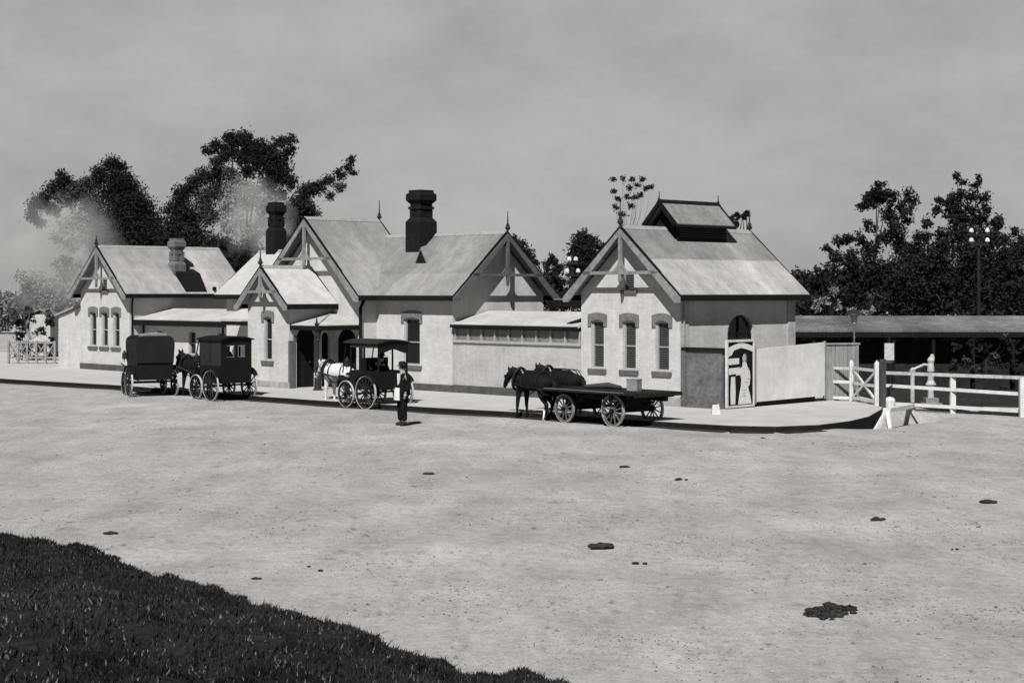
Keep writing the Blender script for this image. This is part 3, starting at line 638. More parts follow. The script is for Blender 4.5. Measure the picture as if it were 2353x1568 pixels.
# framed poster: a woman in a pale dress (plain drawn figure)
PX = 1.42
t = empty('framed_poster', (p0.x, p0.y, 0), SR, 'tall white framed advertisement poster with a pale lady on a dark ground', 'poster')
m = MB(); m.box(.06, PX, -.10, -.06, .22, 2.2); m.build('board', DARK, t)
m = MB()
for b_ in ((.02, .08, .18, 2.24), (PX-.04, PX+.02, .18, 2.24), (.08, PX-.04, .18, .24), (.08, PX-.04, 2.17, 2.24)): m.box(b_[0], b_[1], -.13, -.05, b_[2], b_[3])
m.build('frame', WHITE, t)
def fl(poly, y0=-.108): m.prism(poly, 'y', y0, -.101)
m = MB()
fl([(.1, 1.72), (.28, 1.78), (.4, 1.92), (.75, 1.99), (1.1, 1.93), (1.36, 1.86), (1.36, 2.03), (1.1, 2.1), (.75, 2.15), (.4, 2.08), (.1, 2.0)])     # banner
fl([(.1, 1.48), (.66, 1.5), (.66, 1.68), (.1, 1.67)])
fl([(.14, 1.18), (.6, 1.21), (.74, 1.28), (.72, 1.40), (.14, 1.38)])
fl([(.24, .28), (.46, .28), (.48, .6), (.45, 1.12), (.26, 1.12), (.22, .6)])
m.build('pale_lettering_panel', CLOTHW, t)
m = MB()
fl([(.62, .27), (1.3, .27), (1.22, .55), (1.12, .78), (1.2, .85), (1.24, 1.1), (1.2, 1.28), (1.08, 1.42), (1.02, 1.55), (.86, 1.56), (.84, 1.42), (.7, 1.3), (.52, 1.24), (.5, 1.15), (.72, 1.17), (.78, 1.02), (.76, .8), (.68, .55)], -.112)
m.build('painted_dress', CLOTHW, t)
m = MB(); fl([(.86, 1.58), (.96, 1.56), (1.02, 1.64), (1.0, 1.76), (.93, 1.8), (.87, 1.74), (.84, 1.66)], -.111); m.build('painted_face', mat('printed_skin', .4, .2, 20), t)
m = MB(); fl([(.97, 1.56), (1.06, 1.58), (1.07, 1.72), (1.0, 1.82), (.92, 1.83), (.99, 1.76), (1.0, 1.66)], -.1125)
for (q, z) in ((.86, .5), (.84, .58), (.88, .68), (.95, .92), (1.1, 1.02)): fl([(q, z), (q+.16, z+.01), (q+.16, z+.025), (q, z+.015)], -.1135)
m.build('painted_hair_and_folds', mat('grey_ink', .12), t)
# blank hoarding
hv = G(1863, 917, .35) - p0; Lh = 5.35
t = empty('blank_hoarding', (p0.x, p0.y, 0), SR, 'large blank whitewashed hoarding board right of the lady poster', 'hoarding')
m = MB(); m.prism([(PX+.1, .30), (Lh, .33), (Lh, 2.06), (PX+.1, 1.93)], 'y', -.12, -.07); m.build('board', mat('whitewashed_board', .64, .1, 2.5, .004, stain=.15, streak=.10), t)
m = MB(); m.box(PX+.02, PX+.1, -.14, -.06, .24, 2.0); m.box(Lh, Lh+.06, -.14, -.06, .24, 2.1); m.build('batten', TIMBER, t)
t2 = p0 + dv.normalized()*(Lh+.1)
t = empty('timber_screen', (t2.x, t2.y, 0), SR - .55, 'weathered vertical board screen with a top rail between hoarding and white rails', 'screen')
m = MB()
for k in range(8): m.box(k*.145, k*.145+.135, 0, .03, .1, 1.94 + .0)
m.build('boards', TIMBER, t)
m = MB(); m.box(-.05, 1.3, -.04, .08, 1.97, 2.03); m.build('top_rail', TIMBER, t)
m = MB(); m.box(1.16, 1.26, -.02, .1, 0, 1.96); m.build('post', TIMBER, t)
t = MB(); t.add([(-.13,-.11,0),(.13,-.11,0),(.13,.11,0),(-.13,.11,0),(-.1,-.09,.26),(.08,-.08,.3),(.1,.08,.28),(-.09,.09,.27)], [(0,3,2,1),(4,5,6,7),(0,1,5,4),(1,2,6,5),(2,3,7,6),(3,0,4,7)])
o = t.build('kerb_stone', WHITE); p = G(1644, 951, .15); o.location = p; tag(o, 'small whitewashed stone standing at the foot of the screen left of the lady poster', 'stone')

# ------------------------------------------------------------------ white rails, gate and right-hand fence
def post(parent, p, h, wd, base, m_=None, pointed=True):
    m = MB(); x, y = p.x-base.x, p.y-base.y; z = p.z-base.z-.3; b = wd/2
    m.box(x-b, x+b, y-b, y+b, z, h-.05)
    m.add([(x-b,y-b,h-.05),(x+b,y-b,h-.05),(x+b,y+b,h-.05),(x-b,y+b,h-.05),(x,y,h+(.05 if pointed else -.03))], [(0,1,4),(1,2,4),(2,3,4),(3,0,4)])
    return m.build('post', m_ or WHITE, parent)
def rail(parent, a_, b_, base, w_=.04, h_=.09, m_=None, name='rail'):
    m = MB(); m.bar(a_-base, b_-base, w_, h_); return m.build(name, m_ or WHITE, parent)
UPZ = Vector((0, 0, 1))
a_ = G(1896, 919, .15); g0 = G(1955, 921, .15); g1 = G(2014, 931, .15)
t = empty('rail_fence', a_, 0, 'short white three-rail fence between the timber screen and the crossed gate', 'fence')
for z in (.1, .62, 1.06): rail(t, a_+UPZ*z, g0+UPZ*z, a_, m_=WHITE if z < 1 else WHITEW)
post(t, g0, 1.3, .12, a_)
t = empty('crossed_gate', g0, 0, 'white wicket gate braced with a diagonal cross', 'gate')
d = (g1-g0).normalized(); q0 = g0+d*.1; q1 = g1-d*.02
for z in (.12, .60, 1.08): rail(t, q0+UPZ*z, q1+UPZ*z, g0)
m = MB(); m.bar(q0-g0+UPZ*.12, q1-g0+UPZ*1.08, .05, .07); m.bar(q0-g0+UPZ*1.08+Vector((.0,.03,0)), q1-g0+UPZ*.12+Vector((0,.03,0)), .05, .07); m.build('cross_brace', WHITE, t)
m = MB(); m.box(q0.x-g0.x-.04, q0.x-g0.x+.03, q0.y-g0.y-.02, q0.y-g0.y+.03, .02, 1.12); m.build('stile', WHITE, t)
o = MB(); o.box(-.075, .075, -.075, .075, -.2, 1.3); o.add([(-.075,-.075,1.3),(.075,-.075,1.3),(.075,.075,1.3),(-.075,.075,1.3),(0,0,1.42)], [(0,1,4),(1,2,4),(2,3,4),(3,0,4)])
ob = o.build('gate_post', WHITE); ob.location = g1; tag(ob, 'white pointed post closing the crossed gate on its right', 'post')
o = MB(); o.box(-.09, .09, -.09, .09, -.5, 1.62); o.box(-.11, .3, -.1, -.08, 1.5, 1.58); ob = o.build('dark_post', mat('old_dark_post', .06, .4, 6, stretch=(5, 5, .6))); ob.location = G(2027, 945, .0); tag(ob, 'thick dark weathered post between the crossed gate and the long white fence', 'post')
# notice on its own post
bp_ = G(2042, 928, .0); t = empty('notice_board', bp_, 0, 'small pale notice on a dark stake behind the fence', 'notice')
s_ = bp_.y/F; m = MB(); m.box(-.04, .04, 0, .05, 0, 2.3); m.build('stake', DARK, t)
m = MB(); m.box(-11*s_, 11*s_, -.04, -.0, CH-826*0-(827-HY)*s_, CH-(788-HY)*s_); m.build('board', WHITEW, t)
# long fence
F0 = G(2036, 941); F1 = G(2188, 948); F2 = G(2348, 958); F3 = G(2540, 966)
t = empty('long_white_fence', F0, 0, 'long white three-rail fence running out to the right edge', 'fence')
for p in (F1, F2, F3): post(t, p, 1.2, .16, F0, pointed=False)
def zat(p, y): return CH-(y-HY)/F*p.y
for ya, yb, mt_ in ((857, 868, WHITEW), (886, 911, WHITE), (927, 949, WHITE)):
    pa_, pb_ = F0.copy(), F3.copy(); pa_.z = zat(F0, ya-1); pb_.z = zat(F3, yb+6)
    rail(t, pa_, pb_, F0, .05, .1, mt_)
m = MB(); q = F0-F0; m.box(-.1, .1, -.1, .1, -.2, .62); 
# low white trestle over the drain
a1_ = G(2026, 973, -.05); b1_ = G(2098, 958, -.05); ctr = (a1_+b1_)/2
t = empty('low_trestle', ctr, 0, 'low white trestle straddling the drain below the long fence', 'trestle')
top = .36
d = (b1_-a1_); d.z = 0; d.normalize(); nn = Vector((-d.y, d.x, 0)); ha = (b1_-a1_).length/2
m = MB(); m.bar(-d*(ha*.72)+UPZ*top, d*(ha*.86)+UPZ*top, .22, .12); m.build('beam', WHITE, t)
for s in (-1, 1):
    for u_ in (-1, 1):
        m = MB(); m.bar(d*(s*ha*.72)+nn*.0+UPZ*(top-.04), d*(s*ha)+nn*(u_*.25)+UPZ*(-.3), .11, .11); m.build('leg', WHITE, t)
o = MB(); o.lathe((0, 0, -.3), [(.17, 0), (.17, .62), (.13, .7), (.02, .74)], 12); ob = o.build('white_bollard', WHITE); ob.location = G(2044, 943) ; tag(ob, 'stubby white bollard at the left end of the long fence above the trestle', 'bollard')
# hand pump on its plinth
pp = G(2138, 938); t = empty('water_pump', pp, 0, 'pale water pump standing on a stepped base behind the long fence', 'pump')
PALE = mat('pale_stone', .4, .3, 8)
m = MB(); m.box(-.3, .3, -.3, .3, 0, .18); m.box(-.2, .2, -.2, .2, .18, .34); m.build('base', mat('grey_stone', .2, .3, 8), t)
m = MB(); m.lathe((0, 0, .34), [(.1, 0), (.09, .3), (.17, .42), (.1, .55), (.09, .8), (.12, .85), (.09, 1.1), (.12, 1.2), (.05, 1.3)], 10); m.build('barrel', PALE, t)
m = MB(); m.tube([(0, 0, 1.35), (-.2, 0, 1.4), (-.62, 0, 1.22), (-.62, 0, 1.1)], [.04, .04, .035, .03], 8); m.build('spout', PALE, t)
m = MB(); m.tube([(.02, .02, 1.3), (.06, .04, 1.6), (.05, .05, 1.72)], [.06, .075, .05], 8); m.build('cap', PALE, t)
o = MB(); o.lathe((0, 0, 0), [(.07, 0), (.07, .95), (.1, 1.0), (.1, 1.1), (.02, 1.18)], 10); ob = o.build('garden_post', PALE); ob.location = G(2096, 925); tag(ob, 'thin pale standpipe left of the water pump', 'standpipe')
# pale timbers lying in the yard
def log(nm, p, q, lab):
    m = MB(); c_ = (p+q)/2; m.bar(p-c_, q-c_, .16, .12); ob = m.build(nm, WHITEW); ob.location = c_; tag(ob, lab, 'timber')
log('timber_baulk', G(2105, 934, .1), G(2248, 940, .1), 'pale timber baulk lying behind the fence nearer the pump')
log('timber_baulk', G(2258, 939, .1), G(2400, 942, .1), 'pale timber baulk lying behind the fence at the right edge')

# gas lamp at the gate
lp_ = G(1962, 916, .1); s_ = lp_.y/F; t = empty('gas_lamp', lp_, 0, 'slender gas lamp with a flat dark hood behind the crossed gate', 'lamp')
zt_ = CH-(722-HY)*s_
m = MB(); m.lathe((0, 0, 0), [(.06, 0), (.05, .9), (.035, 1.0), (.028, 2.0), (.045, 2.05), (.028, 2.1), (.028, zt_-.45)], 8); m.build('pole', mat('grey_painted_iron', .12, .2, 6), t)
m = MB(); m.lathe((0, 0, zt_-.45), [(.04, 0), (.08, .05), (.13, .32), (.02, .33)], 6); m.build('lantern_glass', PALE, t)
m = MB(); m.lathe((0, 0, zt_-.12), [(.32, 0), (.3, .05), (.12, .14), (.04, .2)], 12); m.build('lamp_hood', IRON, t)

# ------------------------------------------------------------------ long shed across the yard
SY = 64.0; s_ = SY/F; X0 = (1790-CX)*s_; X1 = (2620-CX)*s_
t = empty('long_shed', (X0, SY, 0), 0, 'long low shed with a grey iron roof and dark open front beyond the yard', 'shed')
off = (X0, SY, 0); ze = CH-(757-HY)*s_; zr = CH-(725-HY)*(SY+2.2)/F
m = MB(off); m.prism([(SY-.35, ze), (SY+2.2, zr+.0), (SY+4.6, ze), (SY+4.6, ze-.08), (SY+2.2, zr-.09), (SY-.35, ze-.08)], 'x', X0, X1); r_ = m.build('roof', mat('weathered_shed_roof', .16, .3, 3, .012, stain=.5, wave=(0, .15)), t)
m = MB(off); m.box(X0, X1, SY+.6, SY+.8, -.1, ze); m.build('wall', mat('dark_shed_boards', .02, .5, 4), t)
m = MB(off); m.box(X0, X1, SY-.34, SY-.28, ze-.28, ze-.09); m.build('fascia', DARK, t)
for k in range(9):
    xx = X0+1.2+k*1.5
    m = MB(off); m.box(xx, xx+.11, SY-.25, SY-.14, -.1, ze-.1); m.build('post', DARK, t)
for k in range(12):
    xx = X0+.9+k*1.08
    m = MB(off); z0_ = ze-.42
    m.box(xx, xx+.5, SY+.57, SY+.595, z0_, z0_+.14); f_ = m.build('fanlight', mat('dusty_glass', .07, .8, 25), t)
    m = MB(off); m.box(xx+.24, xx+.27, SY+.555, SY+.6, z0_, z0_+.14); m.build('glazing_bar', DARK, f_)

# telegraph poles
def pole(p, h, arms, lab, wd=.09, sp=.22):
    t = empty('telegraph_pole', p, 0, lab, 'telegraph pole', 'telegraph poles behind the station')
    m = MB(); m.tube([(0, 0, 0), (0, 0, h)], [wd, wd*.65], 8); m.build('pole', mat('tarred_pole', .02, .3, 5), t)
    for z, hw, n in arms:
        m = MB(); m.box(-hw, hw, -.14, -.06, z-.05, z+.05); a__ = m.build('crossarm', mat('tarred_pole', .05), t)
        for k in range(n):
            x = -hw+.08+(2*hw-.16)*k/(n-1)
            if abs(x) < .1: x = .16
            m = MB(); m.lathe((x, -.1, z+.05), [(.02, 0), (.02, .06), (sp*.45, .08), (sp*.42, .17), (sp*.2, .24)], 8); m.build('insulator', WHITE, a__)
d_ = 74; p = P(1315, 700, d_); p.z = 0; k_ = d_/F
pole(p, CH+(HY-585)*k_, [(CH+(HY-605)*k_, .22, 2), (CH+(HY-632)*k_, .32, 2)], 'telegraph pole with white insulators between the main house and the right pavilion')
d_ = 72; p = P(2248, 700, d_); p.z = 0; k_ = d_/F
pole(p, CH+(HY-520)*k_, [(CH+(HY-540)*k_, .42, 2), (CH+(HY-562)*k_, .42, 2)], 'telegraph pole with white insulators standing before the tall right-hand trees')

# ------------------------------------------------------------------ trees
LEAF = mat('dark_gum_foliage', .02, .5, .8); LEAFP = mat('pale_and_sunlit_foliage', .2, .35, .8); BARK = mat('pale_gum_bark', .38, .35, 3, stretch=(1, 1, .3)); BARKD = mat('dark_bark', .03, .4, 3)  # pale leaf colour also paints sunlit and hazy parts of the left crowns
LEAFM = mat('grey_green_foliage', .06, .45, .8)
def leaves(name, blobs, d, ls, dens, m, parent, base, squash=.8, sub=.42):
    """blobs: (x, y, r) in measured px at distance d; each becomes clusters of leaf-sized quads through a real volume"""
    C = []
    s = d/F
    for (x, y, r) in blobs:
        p = P(x, y, d); rr = r*s; ns = max(4, int(dens*(rr/1.0)**2*24))
        v = rng.normal(0, 1, (ns, 3)); v /= np.linalg.norm(v, axis=1)[:, None]; v *= (rng.random(ns)**.45)[:, None]*rr*.9
        v[:, 1] *= 1.0
        sc_ = np.array([p.x, p.y + rng.uniform(-.5, .5)*rr, p.z]) + v
        nl = rng.integers(14, 34, ns)
        for c_, n_ in zip(sc_, nl):
            C.append(c_ + rng.normal(0, 1, (n_, 3))*np.array([sub, sub, sub*squash])*min(1, rr*.42+.12))
    C = np.concatenate(C); n = len(C)
    C[:, 2] = np.maximum(C[:, 2], .3)
    a_ = rng.normal(0, 1, (n, 3)); a_ /= np.linalg.norm(a_, axis=1)[:, None]; b_ = rng.normal(0, 1, (n, 3)); b_ -= a_*(a_*b_).sum(1)[:, None]; b_ /= np.linalg.norm(b_, axis=1)[:, None]
    l = ls*rng.uniform(.6, 1.3, n)[:, None]; w_ = l*.42
    C = C - np.array(base)
    V = np.stack([C-a_*l, C-b_*w_, C+a_*l, C+b_*w_], 1).reshape(-1, 3)
    return raw(name, V, np.arange(4*n).reshape(-1, 4), m, parent)
def tree(name, bx, d, blobs, label, pale=None, ls=.16, dens=1.0, m=None, tr=.32, bark=None, group='trees beyond the station', cat='tree', limbs=7, sub=.42, trunktop=None, mid=None):
    base = P(bx, 700, d); base.z = 0
    t = empty(name, base, 0, label, cat, group)
    s = d/F
    allb = blobs+(pale or [])+(mid or [])
    cx_ = sum(b[0]*b[2] for b in allb)/sum(b[2] for b in allb); cy_ = sum(b[1]*b[2] for b in allb)/sum(b[2] for b in allb)
    fk = P(cx_*.5+bx*.5, max(cy_+40, 0), d)-base; fk.z = max(fk.z*.75, 1.2)
    m_ = MB(); m_.tube([(0, 0, -.2), (fk.x*.3+.1, .1, fk.z*.45), tuple(fk)], [tr*1.25, tr, tr*.75], 9); m_.build('trunk', bark or BARK, t, True)
    m_ = MB(); top = sorted(allb, key=lambda b: -b[2])[:limbs]+sorted(allb, key=lambda b: b[1])[:3]
    for b in top:
        q = P(b[0], b[1], d)-base; q.y += random.uniform(-1, 1)*b[2]*s*.4; mid_ = (fk+q)/2; mid_.x += random.uniform(-.3, .3); mid_.z -= .15*abs(q.x-fk.x)
        m_.tube([tuple(fk), tuple(mid_), tuple(q)], [tr*.36, tr*.2, tr*.05], 6)
    m_.build('limb', bark or BARK, t, True)
    if blobs: leaves('crown', blobs, d, ls, dens, m or LEAF, t, base, sub=sub)
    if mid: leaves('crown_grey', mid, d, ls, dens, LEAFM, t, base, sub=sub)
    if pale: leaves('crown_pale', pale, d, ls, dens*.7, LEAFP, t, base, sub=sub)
    return t
# right group
tree('gum_tree', 1985, 84, [(2012,438,20),(2040,455,22),(2000,462,24),(1980,475,12),(2085,455,22),(2078,480,22),(2040,490,20),(1992,515,14),(2012,525,10),(2060,525,28),(2080,510,14),(2035,550,20),(1925,552,14),(1945,548,16),(1975,548,18),(2000,570,24),(1900,575,12),(1925,590,20),(1955,600,28),(2070,560,26),(2090,590,38),(2000,620,40),(2050,630,45),(1960,640,30),(1910,610,14),(1990,690,36),(2060,690,40),(1940,640,32),(1930,680,30),(2020,450,18)],
     'spreading gum tree with an open layered crown, left of the two behind the shed', ls=.10, dens=3.6, sub=.38, bark=mat('grey_bark', .05, .3, 3), tr=.22)
tree('gum_tree', 2215, 80, [(2196,406,9),(2210,420,9),(2250,412,9),(2238,425,8),(2200,455,22),(2180,470,20),(2230,450,14),(2258,455,16),(2265,478,14),(2150,480,14),(2160,460,12),(2215,490,26),(2190,500,20),(2250,500,24),(2285,508,16),(2130,512,14),(2220,540,40),(2270,550,34),(2300,555,20),(2170,545,24),(2120,545,22),(2150,580,36),(2215,600,45),(2290,610,40),(2340,590,40),(2120,610,30),(2170,650,45),(2240,660,45),(2310,670,45),(2370,650,50),(2130,690,35),(2360,560,30),(2330,530,12),(2250,590,30),(2310,600,30),(2290,520,14),(2080,650,45),(2150,620,40),(2120,660,40)],
     'tallest gum tree with a dense ragged crown at the far right behind the shed', ls=.10, dens=3.8, sub=.38, bark=mat('grey_bark', .05, .3, 3), tr=.24)
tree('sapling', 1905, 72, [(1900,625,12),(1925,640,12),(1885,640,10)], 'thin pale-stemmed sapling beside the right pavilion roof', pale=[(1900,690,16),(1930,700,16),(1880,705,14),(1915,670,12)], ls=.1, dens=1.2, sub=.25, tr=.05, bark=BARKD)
tree('shrub', 1965, 70, [(1990,705,14)], 'low pale-leaved shrub rising over the left end of the shed', pale=[(1955,712,12),(1980,715,10),(2000,712,10)], ls=.1, dens=1.2, sub=.2, tr=.03, cat='shrub', bark=BARKD)
# dark wood behind everything at the right
tw = MB()
wb = [(x, 650+8*math.sin(x*.05)+(0 if x > 1880 else 5)+random.uniform(-5, 8), 34) for x in range(1830, 2520, 24)] + [(x, 700, 40) for x in range(1830, 2520, 36)] + [(x, 690, 30) for x in range(1120, 1360, 26)]
o = leaves('distant_wood', wb, 118, .22, .8, LEAF, None, (0, 0, 0), sub=.5); tag(o, 'dark distant wood closing the view behind the station and shed', 'wood', kind='stuff')
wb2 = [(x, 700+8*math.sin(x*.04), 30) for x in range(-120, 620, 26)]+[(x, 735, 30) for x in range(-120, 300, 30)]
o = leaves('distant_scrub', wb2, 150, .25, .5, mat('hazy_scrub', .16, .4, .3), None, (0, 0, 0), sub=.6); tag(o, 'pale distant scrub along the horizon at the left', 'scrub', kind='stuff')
# middle
tree('dark_tree', 1345, 88, [(1345,548,20),(1330,560,24),(1362,558,22),(1320,580,18),(1350,585,34),(1380,600,24),(1340,620,34),(1312,612,14),(1370,640,34),(1330,650,30),(1400,570,14)], 'rounded dark tree in the gap between the main house gable and the right pavilion', ls=.10, dens=4.2, sub=.36, bark=BARKD)
tree('dark_tree', 1268, 92, [(1268,600,16),(1258,612,14),(1280,620,16),(1262,640,24),(1290,650,20),(1300,668,16),(1240,650,20)], 'smaller dark tree between the main house gable and the rounded tree', ls=.10, dens=4, sub=.3, bark=BARKD, tr=.2)
tree('dark_tree', 1200, 84, [(1180,560,16),(1195,575,22),(1212,590,18),(1222,612,18),(1205,620,30),(1235,640,20),(1180,600,24)], 'dark tree showing just behind the right slope of the main house gable', ls=.10, dens=4, sub=.36, bark=BARKD, tr=.22)
tree('dark_tree', 1692, 86, [(1692,497,11),(1680,503,9),(1706,498,8),(1715,492,5),(1690,520,14),(1690,550,20)], 'dark treetop peeping out right of the roof lantern', ls=.12, dens=1.6, sub=.25, bark=BARKD, tr=.2)
tree('sparse_tree', 1440, 90, [(1412,440,4),(1418,458,5),(1432,410,4),(1440,452,5),(1452,412,3.5),(1447,432,4),(1462,425,4),(1475,412,3.5),(1482,432,4),(1458,455,5),(1414,475,5),(1450,474,6),(1495,430,3),(1408,412,3),(1428,490,7),(1470,448,3.5)], 'almost leafless treetop with scattered leaf tufts above the right pavilion gable', ls=.075, dens=3, sub=.5, bark=BARKD, tr=.03, limbs=16)
# left group
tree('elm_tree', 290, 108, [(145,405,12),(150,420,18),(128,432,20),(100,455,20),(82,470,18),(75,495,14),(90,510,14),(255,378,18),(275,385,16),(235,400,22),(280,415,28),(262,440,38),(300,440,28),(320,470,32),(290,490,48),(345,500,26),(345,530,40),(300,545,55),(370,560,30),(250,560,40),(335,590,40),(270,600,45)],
     'broad dark tree with a dusty left side, rising behind the left pavilion', mid=[(180,440,26),(150,455,24),(205,425,24),(210,470,30),(225,510,28),(120,480,18),(240,545,28)], pale=[(180,500,26),(150,520,20),(200,540,26),(215,575,20),(165,560,20),(130,545,16)], ls=.105, dens=4.2, sub=.55, tr=.3, bark=BARKD)  # grey and pale leaves paint the sunlit side of the crown
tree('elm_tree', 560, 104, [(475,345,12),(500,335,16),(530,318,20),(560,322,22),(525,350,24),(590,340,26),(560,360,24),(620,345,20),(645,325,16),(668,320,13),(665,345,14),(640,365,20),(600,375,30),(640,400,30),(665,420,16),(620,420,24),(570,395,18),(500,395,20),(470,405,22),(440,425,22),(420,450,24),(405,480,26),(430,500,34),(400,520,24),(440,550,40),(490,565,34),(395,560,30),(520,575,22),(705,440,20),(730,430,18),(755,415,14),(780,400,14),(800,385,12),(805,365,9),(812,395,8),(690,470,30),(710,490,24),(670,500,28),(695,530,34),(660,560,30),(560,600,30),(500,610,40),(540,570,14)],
     'tallest ragged dark tree with a branch reaching right, behind the main house chimneys', mid=[(500,430,26),(530,400,20),(470,460,26),(480,500,24),(640,450,16),(575,565,20),(600,590,20),(500,370,16),(780,430,12),(760,450,10)], pale=[(545,430,26),(570,440,24),(600,520,24),(640,500,20),(540,500,26),(600,470,24),(630,450,18),(520,470,22),(560,470,18),(530,520,22),(590,440,14),(580,530,24),(560,550,18),(620,480,14)], ls=.105, dens=4.4, sub=.5, tr=.26, bark=BARKD)  # grey and pale leaves paint the sunlit inner crown
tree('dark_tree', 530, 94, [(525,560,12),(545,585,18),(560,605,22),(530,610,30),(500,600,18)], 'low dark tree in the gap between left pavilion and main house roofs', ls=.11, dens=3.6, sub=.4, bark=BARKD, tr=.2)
tree('hazy_tree', 110, 100, [], 'pale dusty tree at the left edge behind the left pavilion', pale=[(60,640,22),(90,650,24),(130,650,22),(160,630,24),(175,600,18),(70,680,24),(110,690,26),(150,680,22)], mid=[(60,690,26),(100,680,20),(60,660,12),(140,690,18),(150,600,14),(130,610,10)], ls=.10, dens=3, sub=.5, tr=.15)  # haze painted into the pale leaf colour
tree('low_bushes', 60, 88, [(50,770,14),(95,760,12),(115,745,12),(50,745,14),(118,790,14),(55,800,16),(90,815,16),(115,820,12),(45,830,16),(80,835,12)], 'dark garden bushes at the left edge beside the lattice fence', mid=[(70,720,20),(110,725,18),(45,720,16),(60,790,14),(85,840,10),(110,840,10)], ls=.12, dens=1.4, sub=.3, tr=.07, cat='bush', group=None)
tree('platform_creeper', 2260, 62.6, [(2200,800,16),(2230,790,18),(2270,800,20),(2310,790,20),(2340,800,20),(2220,835,18),(2260,840,20),(2300,835,20),(2340,840,20),(2190,845,10)], 'leafy dark shrub growing against the shed front at the right', mid=[(2215,825,8),(2250,800,6),(2290,815,8),(2310,770,8),(2240,845,8),(2190,830,5)], ls=.07, dens=2.5, sub=.2, tr=.03, bark=BARKD, cat='shrub', group=None)

# small house and lattice fence at the left edge
hp = G(92, 848); d_ = 92; hp = P(92, 700, d_); hp.z = 0; k_ = d_/F
t = empty('small_hut', hp, 0, 'small whitewashed hut half hidden by bushes at the left edge', 'hut')
z1_ = CH-(722-HY)*k_; m = MB(); m.wall([(-.55, 0), (.55, 0), (.55, z1_), (-.55, z1_)], [[(-.2, .4), (.2, .4), (.2, 1.0), (-.2, 1.0)]], 'y', 0, .12); m.box(-.55, -.43, .12, 1.6, 0, z1_); m.box(.43, .55, .12, 1.6, 0, z1_); m.build('wall', WHITEW, t)
m = MB(); m.prism([(-.65, z1_), (0, z1_+.3), (.65, z1_), (.65, z1_-.06), (0, z1_+.24), (-.65, z1_-.06)], 'y', -.12, 1.75); m.build('roof', mat('dull_iron_roof', .2), t)
m = MB(); m.box(-.2, .2, .05, .07, .4, 1.0); m.build('window', GLASS, t)
fa = P(20, 820, 84); fb = P(126, 820, 84); fa.z = fb.z = 0; k_ = 84/F
GREYF = mat('greyed_fence_paint', .22, .35, 9)
t = empty('lattice_fence', fa, 0, 'pale lattice garden fence at the left edge', 'fence')
z0_ = CH-(822-HY)*k_; z1_ = CH-(786-HY)*k_; n_ = 5; dx = (fb.x-fa.x)/n_
m = MB(); m.box(0, fb.x-fa.x, -.03, .03, z1_-.06, z1_+.02); m.box(0, fb.x-fa.x, -.03, .03, z0_-.02, z0_+.06); m.build('rail', GREYF, t)
for k in range(n_+1):
    m = MB(); m.box(k*dx-.05, k*dx+.05, -.05, .05, 0, z1_+.08); m.build('post', GREYF, t)
for k in range(n_):
    m = MB(); m.bar((k*dx, .0, z0_), ((k+1)*dx, .0, z1_), .04, .05); m.bar((k*dx, .05, z1_), ((k+1)*dx, .05, z0_), .04, .05); m.build('cross_brace', GREYF, t)
o = MB(); o.tube([(0, 0, 0), (0, 0, CH-(640-HY)*.02)], [.06, .04], 8); ob = o.build('flue_pole', TRIM); p = W(-36.6, 2.5); ob.location = p; tag(ob, 'thin pale pole rising just left of the left pavilion roof', 'pole')

# ------------------------------------------------------------------ wheels, cabs
def wheel(parent, x, y, Rr, nsp=12, rim=.045, wd=.05, rm=None, tyre=None):
    """axis along local y; wheel mesh is felloe + spokes, sub-parts tyre and hub"""
    m = MB(); m.ring((x, y, Rr), Rr-.018, Rr-.018-rim, wd)
    for k in range(nsp):
        t = 2*math.pi*(k+.5)/nsp; m.bar((x+.05*math.cos(t), y, Rr+.05*math.sin(t)), (x+(Rr-rim-.01)*math.cos(t), y, Rr+(Rr-rim-.01)*math.sin(t)), .028, .028, up=(0, 1, 0))
    w_ = m.build('wheel', rm or COACHG, parent)
    m = MB(); m.ring((x, y, Rr), Rr, Rr-.019, wd+.006, 32); m.build('tyre', tyre or PALEIRON, w_)
    m = MB(); m.tube([(x, y-.1, Rr), (x, y+.1, Rr)], [.055, .055], 10); m.tube([(x, y-.13, Rr), (x, y-.1, Rr)], [.03, .04], 8); m.build('hub', COACH if not tyre else COACH, w_)
    return w_
